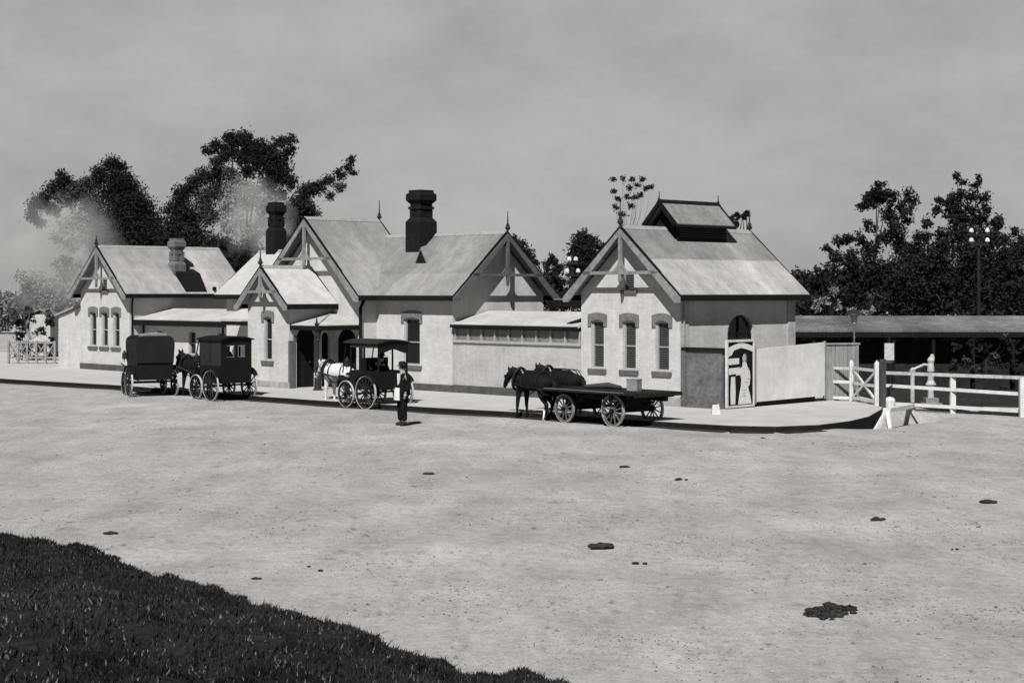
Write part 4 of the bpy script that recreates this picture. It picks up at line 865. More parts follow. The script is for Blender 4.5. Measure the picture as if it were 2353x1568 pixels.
def cab(label, center, heading, closed=True, roofc=None, tilt=0):
    hd = math.atan2(heading[1], heading[0]); t = empty('horse_cab', center, hd, label, 'horse cab', 'horse cabs waiting outside the station')
    b0, b1 = -.85, .62; W2 = .58
    sidec = [(b0, .72), (b0+.12, .6), (b1-.2, .6), (b1, .75), (b1+.04, 1.2), (b0-.03, 1.2)]
    m = MB()
    m.prism(sidec, 'y', -W2, -W2+.03); m.prism(sidec, 'y', W2-.03, W2)
    m.box(b0+.12, b1-.2, -W2+.03, W2-.03, .6, .63); m.box(b0-.02, b0+.02, -W2+.03, W2-.03, .62, 1.2); m.box(b1-.02, b1+.02, -W2+.03, W2-.03, .74, 1.2)
    m.build('body', COACH, t)
    m = MB(); m.box(b0+.05, b1-.05, -W2+.04, -W2+.32, .84, .92); m.box(b0+.05, b1-.05, W2-.32, W2-.04, .84, .92); m.build('seat', LEATHER, t)
    # uprights
    for (x, y) in ((b0, -W2+.02), (b0, W2-.02), (b1, -W2+.02), (b1, W2-.02), (-.1, -W2+.02), (-.1, W2-.02)):
        m = MB(); m.box(x-.025, x+.025, y-.02, y+.02, 1.2, 2.1); m.build('upright', COACH, t)
    if closed is True:                          # rounded canvas hood
        pr_ = [(-W2, 1.2), (W2, 1.2), (W2+.03, 1.75)] + [(W2-.20+.23*math.cos(R(q)), 1.92+.24*math.sin(R(q))) for q in range(0, 91, 15)] + [(-W2+.20-.23*math.cos(R(q)), 1.92+.24*math.sin(R(q))) for q in range(90, -1, -15)] + [(-W2-.03, 1.75)]
        m = MB(); m.prism(pr_, 'x', b0-.06, b1+.05); m.build('hood', COACH, t)
        m = MB()
        for q in (b0-.07, -.1, b1+.03): m.prism([(p_[0]*1.02, p_[1]+.012) for p_ in pr_], 'x', q, q+.03)
        m.build('hoop', LEATHER, t)
    elif closed:
        for s in (-1, 1):
            y = s*(W2-.015); m = MB(); m.wall([(b0+.02, 1.2), (b1-.02, 1.2), (b1-.02, 2.08), (b0+.02, 2.08)], [], 'y', y-.012, y+.012); m.build('side_panel', COACHG if s > 0 else COACH, t) if (s > 0 or closed is True) else None
        holes = [[(-.34, 1.5), (-.05, 1.5), (-.05, 1.88), (-.34, 1.86)], [(.07, 1.5), (.3, 1.5), (.3, 1.86), (.07, 1.88)]] if closed == 'windows' else []
        m = MB(); m.wall([(-W2+.03, 1.2), (W2-.03, 1.2), (W2-.03, 2.1), (0, 2.17), (-W2+.03, 2.1)], holes, 'x', b0-.012, b0+.012)
        m.build('rear_panel', COACH, t)
        if closed == 'windows':
            m = MB()
            for q in (-.345, .065): m.box(b0-.02, b0-.012, q, q+.3, 1.49, 1.5); m.box(b0-.02, b0-.012, q, q+.3, 1.87, 1.885)
            m.build('window_frame', TRIMG, t)
    else:
        for s in (-1, 1):                      # rolled side curtain valance
            y = s*(W2); m = MB(); m.box(b0, b1, y-.015, y+.015, 1.93, 2.1); m.build('valance', COACHG, t)
        m = MB(); m.prism([(-W2, 1.8), (-W2+.12, 1.76), (0, 1.9), (W2-.12, 1.76), (W2, 1.8), (W2, 2.1), (-W2, 2.1)], 'x', b0-.03, b0+.0); m.build('valance', COACH, t)
        m = MB(); m.box(b1-.5, b1-.46, -W2+.03, W2-.03, 1.2, 1.6); m.build('backrest', LEATHER, t)
    # bowed roof reaching over the driver
    rf = b1+.3 if closed == False else b1+.12
    n = 8; up_ = [(-(W2+.07)+2*(W2+.07)*k/n, 2.1+.1*(1-(1-2*k/n)**2)) for k in range(n+1)]
    poly = up_ + [(p[0], p[1]-.04) for p in up_[::-1]]
    if closed is not True: m = MB(); m.prism(poly, 'x', b0-.1, rf); m.build('roof', roofc or COACH, t)
    if closed == True:                          # luggage and rolled sheet on top
        m = MB(); m.tube([(b0+.2, -.42, 2.17), (b0+.25, -.1, 2.2), (b0+.3, .45, 2.17)], [.07, .1, .07], 9); m.build('rolled_sheet', CANVAS, t)
    # driver's box
    m = MB(); m.box(b1+.02, b1+.38, -.48, .48, 1.02, 1.1); m.box(b1+.02, b1+.06, -.48, .48, .75, 1.02); m.build('driver_seat', LEATHER, t)
    m = MB(); m.prism([(b1, .7), (b1+.62, .68), (b1+.86, .98), (b1+.83, 1.0), (b1+.6, .73), (b1, .75)], 'y', -.46, .46); m.build('footboard', COACH, t)
    if closed != True:
        for s in (-1, 1): m = MB(); m.bar((b1+.45, s*W2*.96, 1.1), (rf-.04, s*W2*.96, 2.1), .03, .03); m.build('roof_stay', COACH, t)
    # running gear
    Rb, Rf = .53, .43; xb, xf = -.42, .78
    m = MB(); m.tube([(xb, -.74, Rb), (xb, .74, Rb)], .03, 8); m.tube([(xf, -.62, Rf), (xf, .62, Rf)], .03, 8); m.bar((xb, 0, Rb), (xf, 0, Rf+.02), .06, .05); m.build('axle', IRON, t)
    m = MB()
    for xx, zz in ((xb, Rb), (xf, Rf)):
        for s in (-1, 1):
            m.tube([(xx-.36, s*.45, zz+.14), (xx, s*.45, zz+.05), (xx+.36, s*.45, zz+.14)], .022, 6); m.tube([(xx-.36, s*.45, zz+.14), (xx, s*.45, zz+.22), (xx+.36, s*.45, zz+.14)], .022, 6)
    m.build('spring', IRON, t)
    for s in (-1, 1): wheel(t, xb, s*.74, Rb, 14, .05, .05)
    for s in (-1, 1): wheel(t, xf, s*.64, Rf, 12, .045, .05)
    for s in (-1, 1):
        m = MB(); m.tube([(xf, s*.3, .55), (xf+.5, s*.34, .8), (2.2, s*.36, .98), (3.0, s*.3, 1.06)], [.03, .03, .028, .02], 7); m.build('shaft', COACHG, t)
    for s in (-1, 1):
        m = MB(); x, y = b1+.08, s*(W2+.08); m.box(x-.06, x+.06, y-.06, y+.06, 1.3, 1.5); m.lathe((x, y, 1.5), [(.08, 0), (.04, .07), (.02, .12)], 6); m.tube([(x, y, 1.3), (x, y, 1.2)], .015, 5); m.build('lamp', IRON, t)
    # mudguard over the rear wheel
    for s in (-1, 1):
        m = MB(); pts = [(xb+(Rb+.06)*math.cos(R(q)), Rb+(Rb+.06)*math.sin(R(q))) for q in range(35, 146, 10)]
        poly = pts+[(p[0], p[1]-.015) for p in pts[::-1]]; m.prism(poly, 'y', s*.74-.08, s*.74+.08); m.build('mudguard', COACH, t)
    return t, hd

# ------------------------------------------------------------------ horses
def horse(label, loc, hd, coat, group, hgt=1.0, socks=None, collar=True, legs_shift=0, head_dn=0.0, mane_m=None):
    t = empty('horse', loc, hd, label, 'horse', group)
    N = []; E = []
    def n(co, r, par=None):
        N.append((tuple(c_*hgt for c_ in co), (r[0]*hgt, r[1]*hgt) if hasattr(r, '__len__') else r*hgt)); i = len(N)-1
        if par is not None: E.append((par, i))
        return i
    barrel = n((-.02, 0, 1.06), (.30, .31))
    loin = n((-.38, 0, 1.13), (.27, .27), barrel); croup = n((-.64, 0, 1.15), (.26, .27), loin); butt = n((-.79, 0, 1.07), (.2, .22), croup); n((-.88, 0, .98), (.12, .14), butt)
    wit = n((.32, 0, 1.13), (.26, .31), barrel); chest = n((.56, 0, 1.06), (.20, .25), wit)
    nk1 = n((.67, 0, 1.27-head_dn*.15), (.15, .245), chest); nk2 = n((.83, 0, 1.42-head_dn*.6), (.115, .2), nk1); poll = n((.97, 0, 1.49-head_dn), (.095, .135), nk2)
    h1 = n((1.09, 0, 1.38-head_dn), (.09, .135), poll); h2 = n((1.20, 0, 1.22-head_dn), (.065, .085), h1); h3 = n((1.26, 0, 1.09-head_dn), (.058, .06), h2); n((1.28, 0, 1.03-head_dn), (.045, .045), h3)
    for s in (-1, 1):
        dx = .05*s+legs_shift
        a_ = n((.44, s*.13, .92), .13, wit); b_ = n((.43+dx*.3, s*.15, .70), .085, a_); c_ = n((.46+dx*.6, s*.15, .45), .058, b_); d_ = n((.455+dx, s*.15, .22), .037, c_); e_ = n((.46+dx, s*.15, .13), .047, d_); n((.49+dx, s*.15, .02), (.06, .06), e_)
        dx = -.06*s
        a_ = n((-.62, s*.13, .96), .17, croup); b_ = n((-.56+dx*.3, s*.15, .76), .125, a_); c_ = n((-.68+dx*.6, s*.155, .58), .075, b_); d_ = n((-.80+dx, s*.155, .47), .058, c_); e_ = n((-.76+dx, s*.155, .25), .04, d_); f_ = n((-.75+dx, s*.155, .13), .048, e_); n((-.71+dx, s*.155, .02), (.062, .06), f_)
    ex = MB()
    for s in (-1, 1):
        x, y, z = .98*hgt, s*.06*hgt, (1.58-head_dn)*hgt; ex.tube([(x, y, z-.05), (x+.01, y+s*.01, z+.05), (x+.02, y+s*.012, z+.13)], [.035, .032, .004], 6)
        ex.ball((1.14*hgt, s*.082*hgt, (1.385-head_dn)*hgt), .018)
    skin('body', N, E, coat, t, 2, ex)
    mm_ = mane_m or HAIR; H = hgt
    m = MB(); pts = [(.99, 1.62-head_dn), (.85, 1.58-head_dn*.5), (.7, 1.48), (.5, 1.42)]
    for i in range(len(pts)-1):
        for k in range(4):
            u_ = k/4; x = pts[i][0]*(1-u_)+pts[i+1][0]*u_; z = pts[i][1]*(1-u_)+pts[i+1][1]*u_
            m.tube([(x*H, 0, z*H), ((x-.03)*H, .07, (z-.07)*H), ((x-.05)*H, .11, (z-.24+random.uniform(-.04, .04))*H)], [.03, .035, .008], 5)
    m.tube([(.99*H, 0, (1.6-head_dn)*H), (1.07*H, 0, (1.52-head_dn)*H), (1.12*H, 0, (1.42-head_dn)*H)], [.03, .03, .006], 5)
    m.build('mane', mm_, t, True)
    m = MB(); m.tube([(-.88*H, 0, 1.2*H), (-1.0*H, 0, 1.1*H), (-1.03*H, 0, .8*H), (-1.0*H, .02, .45*H)], [.04, .07, .08, .015], 8); m.build('tail', mm_, t, True)
    # tack
    m = MB(); 
    def hoop(x, z, ry, rz, tilt, r_):
        p = [(x+tilt*math.sin(q)*rz, ry*math.cos(q), z+rz*math.sin(q)) for q in [2*math.pi*k/20 for k in range(21)]]; m.tube([tuple(c_*H for c_ in q) for q in p], r_, 6, False)
    hoop(.60, 1.17, .23, .33, -.30, .045 if collar else .03); m.build('collar', LEATHER, t, True)
    m = MB(); hoop(.15, 1.07, .325, .335, 0, .018); hoop(-.5, 1.12, .29, .3, 0, .014); m.box(.05*H, .25*H, -.12, .12, 1.385*H, 1.42*H); m.build('saddle_pad', LEATHER, t)
    m = MB()
    for s in (-1, 1):
        m.tube([tuple(c_*H for c_ in q) for q in ((.62, s*.24, 1.05), (.1, s*.33, .98), (-.5, s*.31, .96), (-.95, s*.33, .85), (-1.15, s*.33, .78))], .016, 6)
        m.tube([tuple(c_*H for c_ in q) for q in ((1.25, s*.07, 1.14-head_dn), (.9, s*.17, 1.3-head_dn*.3), (.66, s*.2, 1.42), (.15, s*.12, 1.43), (-.45, s*.14, 1.42), (-.75, s*.16, 1.36))], .009, 5)
    m.tube([(x*H, 0, z*H) for x, z in ((.1, 1.42), (-.4, 1.42), (-.75, 1.42), (-.92, 1.25))], .014, 5); m.build('trace', LEATHER, t)
    m = MB()
    def hh(x, z, ry, rz, tl): 
        p = [(x+tl*math.sin(q)*rz, ry*math.cos(q), z+rz*math.sin(q)) for q in [2*math.pi*k/14 for k in range(15)]]; m.tube([tuple(c_*H for c_ in q) for q in p], .011, 5, False)
    hh(1.23, 1.16-head_dn, .068, .075, .4); hh(1.03, 1.45-head_dn, .1, .14, -.4)
    for s in (-1, 1):
        m.tube([tuple(c_*H for c_ in q) for q in ((1.04, s*.095, 1.5-head_dn), (1.15, s*.085, 1.3-head_dn), (1.24, s*.065, 1.14-head_dn))], .011, 5)
        m.box((1.07)*H, 1.17*H, s*.1-.008, s*.1+.008, (1.34-head_dn)*H, (1.44-head_dn)*H)
    m.build('bridle', LEATHER, t)
    if socks:
        m = MB()
        for (x, y) in socks: m.tube([(x*H, y*H, .0), (x*H-.02, y*H, .12*H), (x*H-.035, y*H, .3*H)], [.07*H, .056*H, .05*H], 9)
        m.build('white_sock', HORSEW, t, True)
    return t

# ------------------------------------------------------------------ people
def hand(ex, w_, d, up, s, r_=1.0):
    """palm plus four unequal curled fingers and a side thumb at wrist w_, pointing along d"""
    w_ = Vector(w_); d = Vector(d).normalized(); up = Vector(up).normalized(); sd_ = d.cross(up).normalized()
    ex.tube([w_, w_+d*.04, w_+d*.085], [.024, .036, .034], 8)
    for k, (o_, l) in enumerate(((-.027, .068), (-.009, .078), (.009, .073), (.026, .058))):
        b_ = w_+d*.08+sd_*o_; ex.tube([b_, b_+d*l*.5+up*.004, b_+d*l*.85-up*.018, b_+d*l*.9-up*.04], [.0095, .009, .008, .006], 6)
    b_ = w_+d*.025+sd_*(.03*s); ex.tube([b_, b_+sd_*(.03*s)+d*.025-up*.008, b_+sd_*(.035*s)+d*.06-up*.02], [.013, .011, .008], 6)
def person(label, loc, hd, J, sit=False, clothes=None, beard=False, hatk='bowler', apron=False):
    """J: dict of joints in local metres (x forward)"""
    t = empty('person', loc, hd, label, 'person')
    N = []; E = []
    def n(co, r, par=None):
        N.append((tuple(co), r)); i = len(N)-1
        if par is not None: E.append((par, i))
        return i
    pel = n(J['pelvis'], (.145, .11)); wa = n(J['waist'], (.13, .10), pel); ch_ = n(J['chest'], (.165, .115), wa); nk = n(J['neck'], .06, ch_)
    hb = n(J['head'], (.075, .088), nk); n(Vector(J['head'])+Vector((.005, 0, .085)), (.07, .085), hb)
    for k, s in (('R', -1), ('L', 1)):
        a_ = n(J['sh'+k], .065, ch_); b_ = n(J['el'+k], .045, a_); n(J['wr'+k], .03, b_)
        a_ = n(J['hip'+k], .09, pel); b_ = n(J['kn'+k], .06, a_); c_ = n(J['an'+k], .03, b_); n(Vector(J['an'+k])*.6+Vector(J['to'+k])*.4, .02, c_)
    ex = MB(); hdp = Vector(J['head'])
    f_ = Vector(J.get('face', (1, 0, 0))).normalized(); sdv = Vector((-f_.y, f_.x, 0)).normalized()
    ex.tube([hdp+f_*.085+UPZ*.045, hdp+f_*.108+UPZ*.01, hdp+f_*.09+UPZ*.0], [.008, .017, .01], 6)
    for s in (-1, 1):
        ex.ball(tuple(hdp+f_*.078+sdv*(s*.032)+UPZ*.045), .013); ex.ball(tuple(hdp+sdv*(s*.085)+UPZ*.02), .026, (.6, .5, 1.1))
    ex.tube([hdp+f_*.086-sdv*.025-UPZ*.035, hdp+f_*.094-UPZ*.035, hdp+f_*.086+sdv*.025-UPZ*.035], [.006, .009, .006], 6)
    for k, s in (('R', 1), ('L', -1)):
        w_ = Vector(J['wr'+k]); hand(ex, w_, J.get('hd'+k, w_-Vector(J['el'+k])), J.get('up'+k, (1, 0, .2)), s)
    skin('body', N, E, SKIN, t, 2, ex)
    # trousers
    N, E = [], []
    pel = n(J['pelvis'], (.17, .135))
    n(Vector(J['waist'])-UPZ*.04, (.155, .125), pel)
    for k in 'RL':
        a_ = n(J['hip'+k], .125, pel); b_ = n(J['kn'+k], .1, a_); v = Vector(J['an'+k])-Vector(J['kn'+k]); n(Vector(J['kn'+k])+v*.93, .085, b_)
    skin('trousers', N, E, CLOTH, t, 2)
    # coat with sleeves and skirt
    N, E = [], []
    ch_ = n(J['chest'], (.225, .17)); n(Vector(J['neck'])-UPZ*.02, .085, ch_); wa = n(J['waist'], (.2, .165), ch_); pv_ = n(Vector(J['pelvis'])+UPZ*.02, (.225, .185), wa)
    if apron: n(Vector(J['pelvis'])-UPZ*.16, (.24, .2), pv_)
    for k in 'RL':
        a_ = n(J['sh'+k], .088, ch_); b_ = n(J['el'+k], .066, a_); v = Vector(J['wr'+k])-Vector(J['el'+k]); n(Vector(J['el'+k])+v*.9, .05, b_)
    skin('coat', N, E, CLOTH, t, 2)
    m = MB()
    for k in 'RL':
        a_, b_ = Vector(J['an'+k]), Vector(J['to'+k]); m.tube([a_+UPZ*.02, a_-UPZ*.03, (a_+b_)/2-UPZ*.02, b_-UPZ*.01], [.058, .062, .052, .038], 8)
    m.build('boots', LEATHER, t, True)
    h = Vector(J['head'])
    m = MB(); m.lathe((h.x, h.y, h.z+.075), [(.155, 0), (.15, .018), (.1, .022), (.105, .07), (.085, .12), (.03, .135)], 14); m.build('hat', HAIR, t, True)
    m = MB(); m.ball(tuple(h-f_*.02+UPZ*.04), .095, (1, 1, .75)); 
    if beard: m.ball(tuple(h+f_*.05-UPZ*.06), .06, (.9, 1, .9))
    m.build('hair', HAIR, t, True)
    m = MB()
    c_ = Vector(J['chest']); wv = Vector(J['waist'])
    m.add([c_+Vector((.155, -.07, .14)), c_+Vector((.155, .07, .14)), wv+Vector((.165, .03, .02)), wv+Vector((.165, -.03, .02)), c_+Vector((.12, -.06, .14)), c_+Vector((.12, .06, .14)), wv+Vector((.12, .03, .02)), wv+Vector((.12, -.03, .02))], [(0,1,2,3),(4,7,6,5),(0,4,5,1),(1,5,6,2),(2,6,7,3),(3,7,4,0)])
    m.build('shirt_front', CLOTHW, t)
    if apron:
        p_ = Vector(J['pelvis']); m = MB()
        rows = [(.12, .10, .215), (.02, .13, .25), (-.12, .145, .26), (-.22, .15, .26)]; vs = []; nn_ = 6
        for dz, hw_, fx_ in rows:
            for k in range(nn_+1):
                y = -hw_+2*hw_*k/nn_; vs.append((p_.x+fx_-.35*y*y/hw_*1.0+.012*math.sin(k*2.4), p_.y+y, p_.z+dz))
        nv = len(vs); vs += [(v[0]-.02, v[1], v[2]) for v in vs]; fs = []
        for r0 in range(len(rows)-1):
            for k in range(nn_):
                i = r0*(nn_+1)+k; fs.append((i, i+1, i+nn_+2, i+nn_+1)); fs.append((nv+i, nv+i+nn_+1, nv+i+nn_+2, nv+i+1))
        m.add(vs, fs); m.build('apron', CLOTHW, t, True)
    return t

# ---- cab at the left, seen from behind
cab1, _ = cab('closed dark cab with a rolled sheet on its roof, first from the left', (-12.95, 60.6, 0), (-.42, .907), True, roofc=CANVAS); cab1.scale = (1.05, 1.1, .99)
# ---- second cab
H2 = Vector((-.63, .777, 0)); c2 = Vector((-9.88, 58.2, 0))
cab2, hd2 = cab('closed dark cab with two small rear windows, standing left of the front room', c2, H2, 'windows')
horse('dark cab horse standing between the two closed cabs', c2+H2*2.1, hd2, HORSED, 'cab horses', .98, legs_shift=.02)
# ---- third cab, white horse
H3 = Vector((-.66, .751, 0)).normalized(); Rt3 = Vector((H3.y, -H3.x, 0)); c3 = G(840, 940)+Rt3*.74+H3*.42
cab3, hd3 = cab('open-sided cab with a bowed canopy, drawn by the white horse', c3, H3, False, roofc=COACHG)
horse('white cab horse with dark harness in front of the canopy entrance', c3+H3*2.12, hd3, HORSEW, 'cab horses', .97, mane_m=mat('grey_mane', .4), head_dn=.2)
# driver sitting in the open cab
sj = dict(pelvis=(0, 0, .98), waist=(.01, 0, 1.12), chest=(.03, 0, 1.32), neck=(.05, 0, 1.5), head=(.07, 0, 1.6),
          shR=(.03, -.18, 1.42), elR=(.12, -.24, 1.18), wrR=(.34, -.12, 1.14), shL=(.03, .18, 1.42), elL=(.14, .24, 1.18), wrL=(.36, .1, 1.13),
          hipR=(.03, -.1, .96), knR=(.42, -.13, .98), anR=(.45, -.14, .6), toR=(.58, -.15, .57), hipL=(.03, .1, .96), knL=(.42, .14, .98), anL=(.42, .15, .6), toL=(.55, .17, .57))
def shift(J, dz): return {k: (Vector(v)+UPZ*dz if k[:2] not in ('hd', 'up', 'fa') else v) for k, v in J.items()}
pd = shift(sj, -.02)
pl = c3+H3*(-.12)+Vector((-Rt3.x, -Rt3.y, 0))*-.05
person('bearded driver in a dark suit seated inside the open-sided cab', pl, hd3-1.3, pd, beard=True)
# driver on the second cab's box
person('driver in a dark hat seated on the front box of the cab with rear windows', c2+H2*.78+Vector((H2.y, -H2.x, 0))*-.22, hd2, shift(sj, .13))
# ---- standing man
ms = G(926, 977)
mj = dict(pelvis=(0, 0, .93), waist=(.0, 0, 1.08), chest=(0, 0, 1.3), neck=(.01, 0, 1.46), head=(.03, 0, 1.575), face=(1, 0, 0),
          shR=(0, -.19, 1.4), elR=(-.05, -.42, 1.16), wrR=(.1, -.24, 1.0), shL=(0, .19, 1.4), elL=(-.02, .27, 1.12), wrL=(.1, .27, .9), hdR=(.5, .8, -.1), upR=(0, 0, 1), hdL=(.1, 0, -1), upL=(0, 1, 0),
          hipR=(0, -.1, .9), knR=(.03, -.11, .5), anR=(0, -.12, .09), toR=(.14, -.16, .04), hipL=(0, .1, .9), knL=(.05, .11, .5), anL=(.03, .12, .09), toL=(.17, .16, .04))
person('man in dark suit, hat and white apron standing on the road, hand on hip', ms, R(215), mj, apron=True)

# ------------------------------------------------------------------ flat wagon and its pair
HW = Vector((-.64, .768, 0)).normalized(); RW = Vector((HW.y, -HW.x, 0)); wo_ = G(1408, 980)+RW*.75; hw_ = math.atan2(HW.y, HW.x)
t = empty('flat_wagon', wo_, hw_, 'long flat dark wagon with pale rimmed wheels drawn by two dark horses', 'wagon')
m = MB()
q = -.86
while q < .86: m.box(-1.0, 2.75, q, q+.165, .9, .95); q += .172
m.build('deck', WAGON, t)
m = MB(); m.box(-.55, 2.75, .862, .9, .89, .955); m.build('side_rail', WAGONE, t)
m = MB(); m.box(-1.0, 2.75, -.9, -.862, .87, .955); m.box(-1.03, -.98, -.9, .9, .85, .955); m.box(2.73, 2.78, -.9, .9, .86, .97); m.build('end_rail', WAGON, t)
m = MB()
for y in (-.42, .42): m.box(-.9, 2.65, y-.06, y+.06, .7, .9)
for x in (-.7, 0, .7, 1.4, 2.1): m.box(x-.05, x+.05, -.86, .86, .8, .898)
m.build('chassis', WAGON, t)
m = MB(); m.tube([(0, -.78, .42), (0, .78, .42)], .05, 8); m.tube([(2.02, -.74, .39), (2.02, .74, .39)], .05, 8); m.box(-.09, .09, -.6, .6, .44, .7); m.box(1.94, 2.12, -.6, .6, .41, .7); m.bar((0, 0, .5), (2.0, 0, .5), .1, .08); m.build('axle', WAGON, t)
m = MB()
for xx in (0, 2.02):
    for s in (-1, 1): m.tube([(xx-.42, s*.42, .68), (xx, s*.42, .52), (xx+.42, s*.42, .68)], .03, 6)
m.build('spring', IRON, t)
WW = mat('muddy_wheel_paint', .11, .5, 14); WT = mat('dull_tyre', .3, .3, 10)
for s in (-1, 1): wheel(t, 0, s*.75, .44, 12, .05, .06, WW, WT)
for s in (-1, 1): wheel(t, 2.02, s*.73, .40, 12, .05, .06, WW, WT)
m = MB(); m.tube([(2.1, 0, .55), (3.2, 0, .8), (4.75, 0, .92)], [.05, .045, .035], 8); m.build('pole', WAGON, t)
m = MB(); m.bar((2.95, -.85, .72), (2.95, .85, .72), .05, .07); m.build('swingletree', WAGON, t)
m = MB(); m.bar((.55, .62, .62), (.35, .78, .25), .03, .04); m.build('brake_lever', WAGONE, t)
o = MB(); o.box(-.17, .17, -.13, .13, 0, .3); o.box(-.18, .18, -.14, .14, .3, .33); ob = o.build('wooden_crate', mat('crate_wood', .22, .3, 8, stretch=(1, 1, 5))); ob.location = wo_+HW*.15+RW*.2+UPZ*.95; ob.rotation_euler = (0, 0, hw_+.25); tag(ob, 'small wooden crate standing on the flat wagon', 'crate')
o = MB(); o.tube([(-.5, -.3, .05), (-.1, -.2, .09), (.35, -.25, .06), (.6, .1, .05)], [.05, .09, .08, .04], 8); ob = o.build('folded_tarpaulin', mat('dark_canvas', .05), None, True); ob.location = wo_+HW*1.4+RW*.1+UPZ*.95; ob.rotation_euler = (0, 0, hw_); tag(ob, 'dark folded tarpaulin lying on the flat wagon ahead of the crate', 'tarpaulin')
hc = wo_+HW*3.62
horse('nearer dark wagon horse with one white hind foot, left of the pair', hc-RW*.58, hw_, HORSED, 'wagon horses', .98, socks=[(-.73, .155)], head_dn=.16)
horse('farther dark wagon horse, right of the pair against the pale wall', hc+RW*.52, hw_+.02, HORSED, 'wagon horses', 1.0, legs_shift=-.02, head_dn=.12)

# ------------------------------------------------------------------ clods and dung on the road
CL = mat('dark_clod', .03, .4, 12)
clods = [(255, 1226, .09, 'dark clod lying nearest the left edge just above the grass bank'), (985, 1090, .1, 'flat dark clod on the road straight below the standing man'),
 (1435, 1074, .1, 'flat dark clod on the road straight below the flat wagon'), (1565, 1103, .1, 'flat dark clod below and right of the wagon'), (1380, 1258, .16, 'longest dark clod in the middle of the road'),
 (1470, 1295, .08, 'small round clod right of the longest one'), (737, 1311, .05, 'larger of the two small stones near the grass bank'), (710, 1302, .035, 'smaller of the two small stones near the grass bank'),
 (588, 1330, .06, 'dark clod at the edge of the grass bank'), (2270, 1155, .13, 'flat dark clod at the far right of the road'), (2018, 1196, .12, 'flat dark clod in the right part of the road'),
 (2252, 1211, .05, 'little stone below the far right clod'), (1752, 1007, .06, 'little dark stone just off the kerb in front of the screens'), (2194, 1262, .05, 'lone little stone low on the right of the road')]
for i, (x, y, r_, lab) in enumerate(clods):
    m = MB(); p = G(x, y); L_ = r_*random.uniform(1.1, 1.9)
    for k in range(3 if r_ < .06 else 9):
        q_ = random.uniform(-1, 1); rr_ = r_*random.uniform(.22, .5)*(1.15-abs(q_)*.6); n0 = len(m.v); m.ball((q_*L_*.75, random.uniform(-.5, .5)*r_, rr_*.25), rr_, (1.5, 1.1, .6), 8, 5)
        for j in range(n0, len(m.v)): m.v[j] = m.v[j] + Vector((random.uniform(-1, 1), random.uniform(-1, 1), random.uniform(-.5, .5)))*rr_*.22
    ob = m.build('clod' if r_ > .055 else 'stone', CL, None, True); ob.location = (p.x, p.y, r_*.12); tag(ob, lab, 'clod' if r_ > .055 else 'stone')
# heap of dung low on the right
m = MB()
m.add([(-.26,-.3,.004),(-.02,-.36,.004),(.1,-.02,.004),(.3,.2,.004),(.16,.42,.004),(-.02,.2,.004),(-.1,.02,.004)],[(0,1,2,6),(6,2,3,4,5)])
for k in range(130):
    c_ = rng.normal(0, 1, 2)*np.array([.10, .15]); c_ = c_ + (np.array([.12, .16]) if k % 2 else np.array([-.1, -.14]))
    r_ = rng.uniform(.012, .04); n0 = len(m.v); m.ball((c_[0], c_[1], r_*.4), r_, (rng.uniform(1, 2), rng.uniform(.8, 1.5), .6), 6, 4)
    for j in range(n0, len(m.v)): m.v[j] = m.v[j] + Vector(tuple(rng.normal(0, r_*.2, 3)))
ob = m.build('dung_heap', CL, None, True); p = G(1905, 1405); ob.location = p; tag(ob, 'scattered heap of dark dung low on the right of the road', 'dung')

# loose gravel trodden over the forecourt
n_ = 26000; gyv = 16 + 36*rng.random(n_)**1.25; gxv = rng.uniform(-.34, .34, n_)*gyv; cl_ = np.sin(gxv*1.3+gyv*.7)+np.sin(gyv*1.9-gxv*.8)+rng.normal(0, 1, n_); kp = (cl_ > .3) & (bank_h(gxv, gyv) < -.02)
kl = np.full(n_, 99.0)
for a_, b_ in zip(kerb[:-1], kerb[1:]): kl = np.minimum(kl, np.interp(gxv, [k_.x for k_ in kerb], [k_.y for k_ in kerb]) - gyv)
kp &= (kl > .7) & (np.hypot(gxv-DITCH[1].x, gyv-DITCH[1].y) > 3.5); gxv, gyv = gxv[kp], gyv[kp]; n_ = len(gxv)
r_ = rng.uniform(.006, .02, n_)*np.where(rng.random(n_) < .04, 2.0, 1); th_ = rng.uniform(0, 2*np.pi, n_); gz_ = ground_h(gxv, gyv); V = []
for k in range(4): V.append(np.stack([gxv+np.cos(th_+k*1.57)*r_*rng.uniform(.7, 1.5, n_), gyv+np.sin(th_+k*1.57)*r_, gz_-.004], -1))
V.append(np.stack([gxv, gyv, gz_+r_*.8], -1)); V = np.stack(V, 1).reshape(-1, 3); b5 = np.arange(n_)[:, None]*5
Fc = np.concatenate([b5+np.array([[0, 1, 4]]), b5+np.array([[1, 2, 4]]), b5+np.array([[2, 3, 4]]), b5+np.array([[3, 0, 4]])])
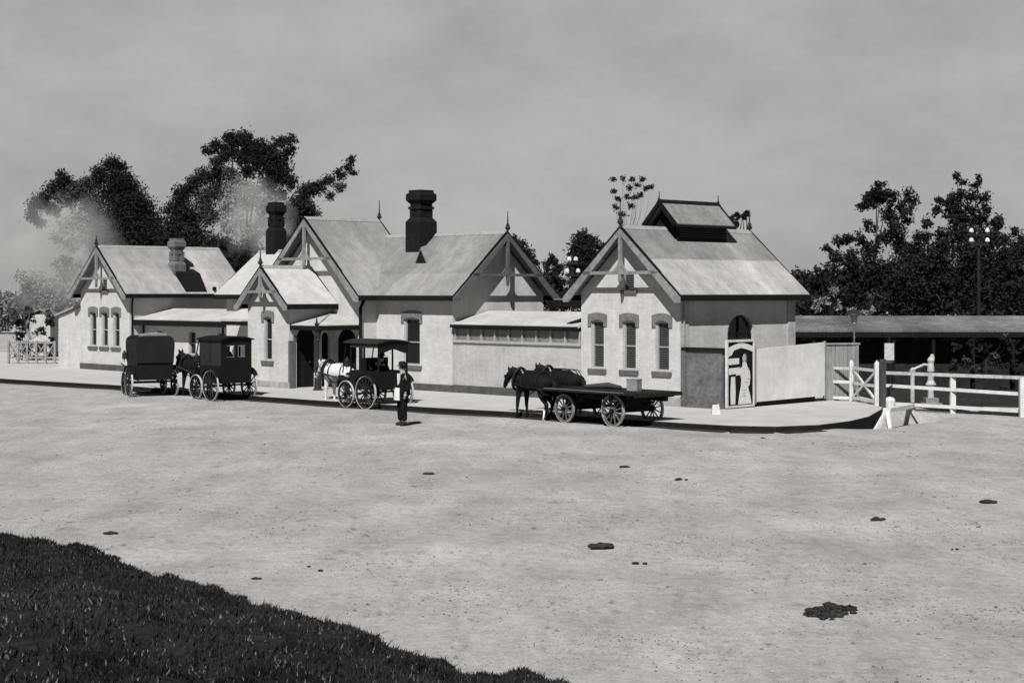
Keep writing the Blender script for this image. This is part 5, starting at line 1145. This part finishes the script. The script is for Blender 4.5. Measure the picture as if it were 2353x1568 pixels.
tag(raw('gravel', V, Fc, mat('trodden_gravel', .15, .7, .9)), 'small loose stones scattered over the sandy forecourt', 'gravel', kind='stuff')

# pale engine steam drifting among the left-hand trees
def steam(name, c, sc, dens, label, seed):
    m = MB(); m.ball((0, 0, 0), 1, n=20, m=12); o = m.build(name, STEAMM(dens, seed)); o.location = c; o.scale = sc; tag(o, label, 'steam', 'steam drifting behind the station')
def STEAMM(dens, seed):
    m = bpy.data.materials.new('steam'); m.use_nodes = True; t = m.node_tree; N = t.nodes; K = t.links.new; N.clear(); ou = N.new('ShaderNodeOutputMaterial'); v = N.new('ShaderNodeVolumePrincipled')
    v.inputs['Color'].default_value = (.9, .88, .86, 1); v.inputs['Anisotropy'].default_value = 0
    co = N.new('ShaderNodeTexCoord'); ln_ = N.new('ShaderNodeVectorMath'); ln_.operation = 'LENGTH'; K(co.outputs['Object'], ln_.inputs[0])
    n_ = N.new('ShaderNodeTexNoise'); n_.inputs['Scale'].default_value = 2.2; n_.inputs['Detail'].default_value = 4; n_.noise_dimensions = '4D'; n_.inputs['W'].default_value = seed; K(co.outputs['Object'], n_.inputs['Vector'])
    a_ = N.new('ShaderNodeMath'); a_.operation = 'MULTIPLY_ADD'; a_.inputs[1].default_value = 1.5; K(n_.outputs[0], a_.inputs[0]); s_ = N.new('ShaderNodeMath'); s_.operation = 'SUBTRACT'; s_.inputs[0].default_value = .12; K(ln_.outputs['Value'], s_.inputs[1]); K(s_.outputs[0], a_.inputs[2])
    r_ = N.new('ShaderNodeMapRange'); r_.inputs['From Min'].default_value = 0; r_.inputs['From Max'].default_value = .5; r_.inputs['To Min'].default_value = 0; r_.inputs['To Max'].default_value = dens; K(a_.outputs[0], r_.inputs['Value'])
    K(r_.outputs[0], v.inputs['Density']); K(v.outputs[0], ou.inputs['Volume']); return m
steam('steam_cloud', P(130, 585, 93), (4.2, 2.4, 4.4), .34, 'pale steam cloud veiling the far left tree beside the left pavilion', 1.0)
steam('steam_cloud', P(585, 500, 93), (2.5, 1.8, 2.7), .36, 'pale steam cloud between the two tall left trees and the main house chimney', 4.0)
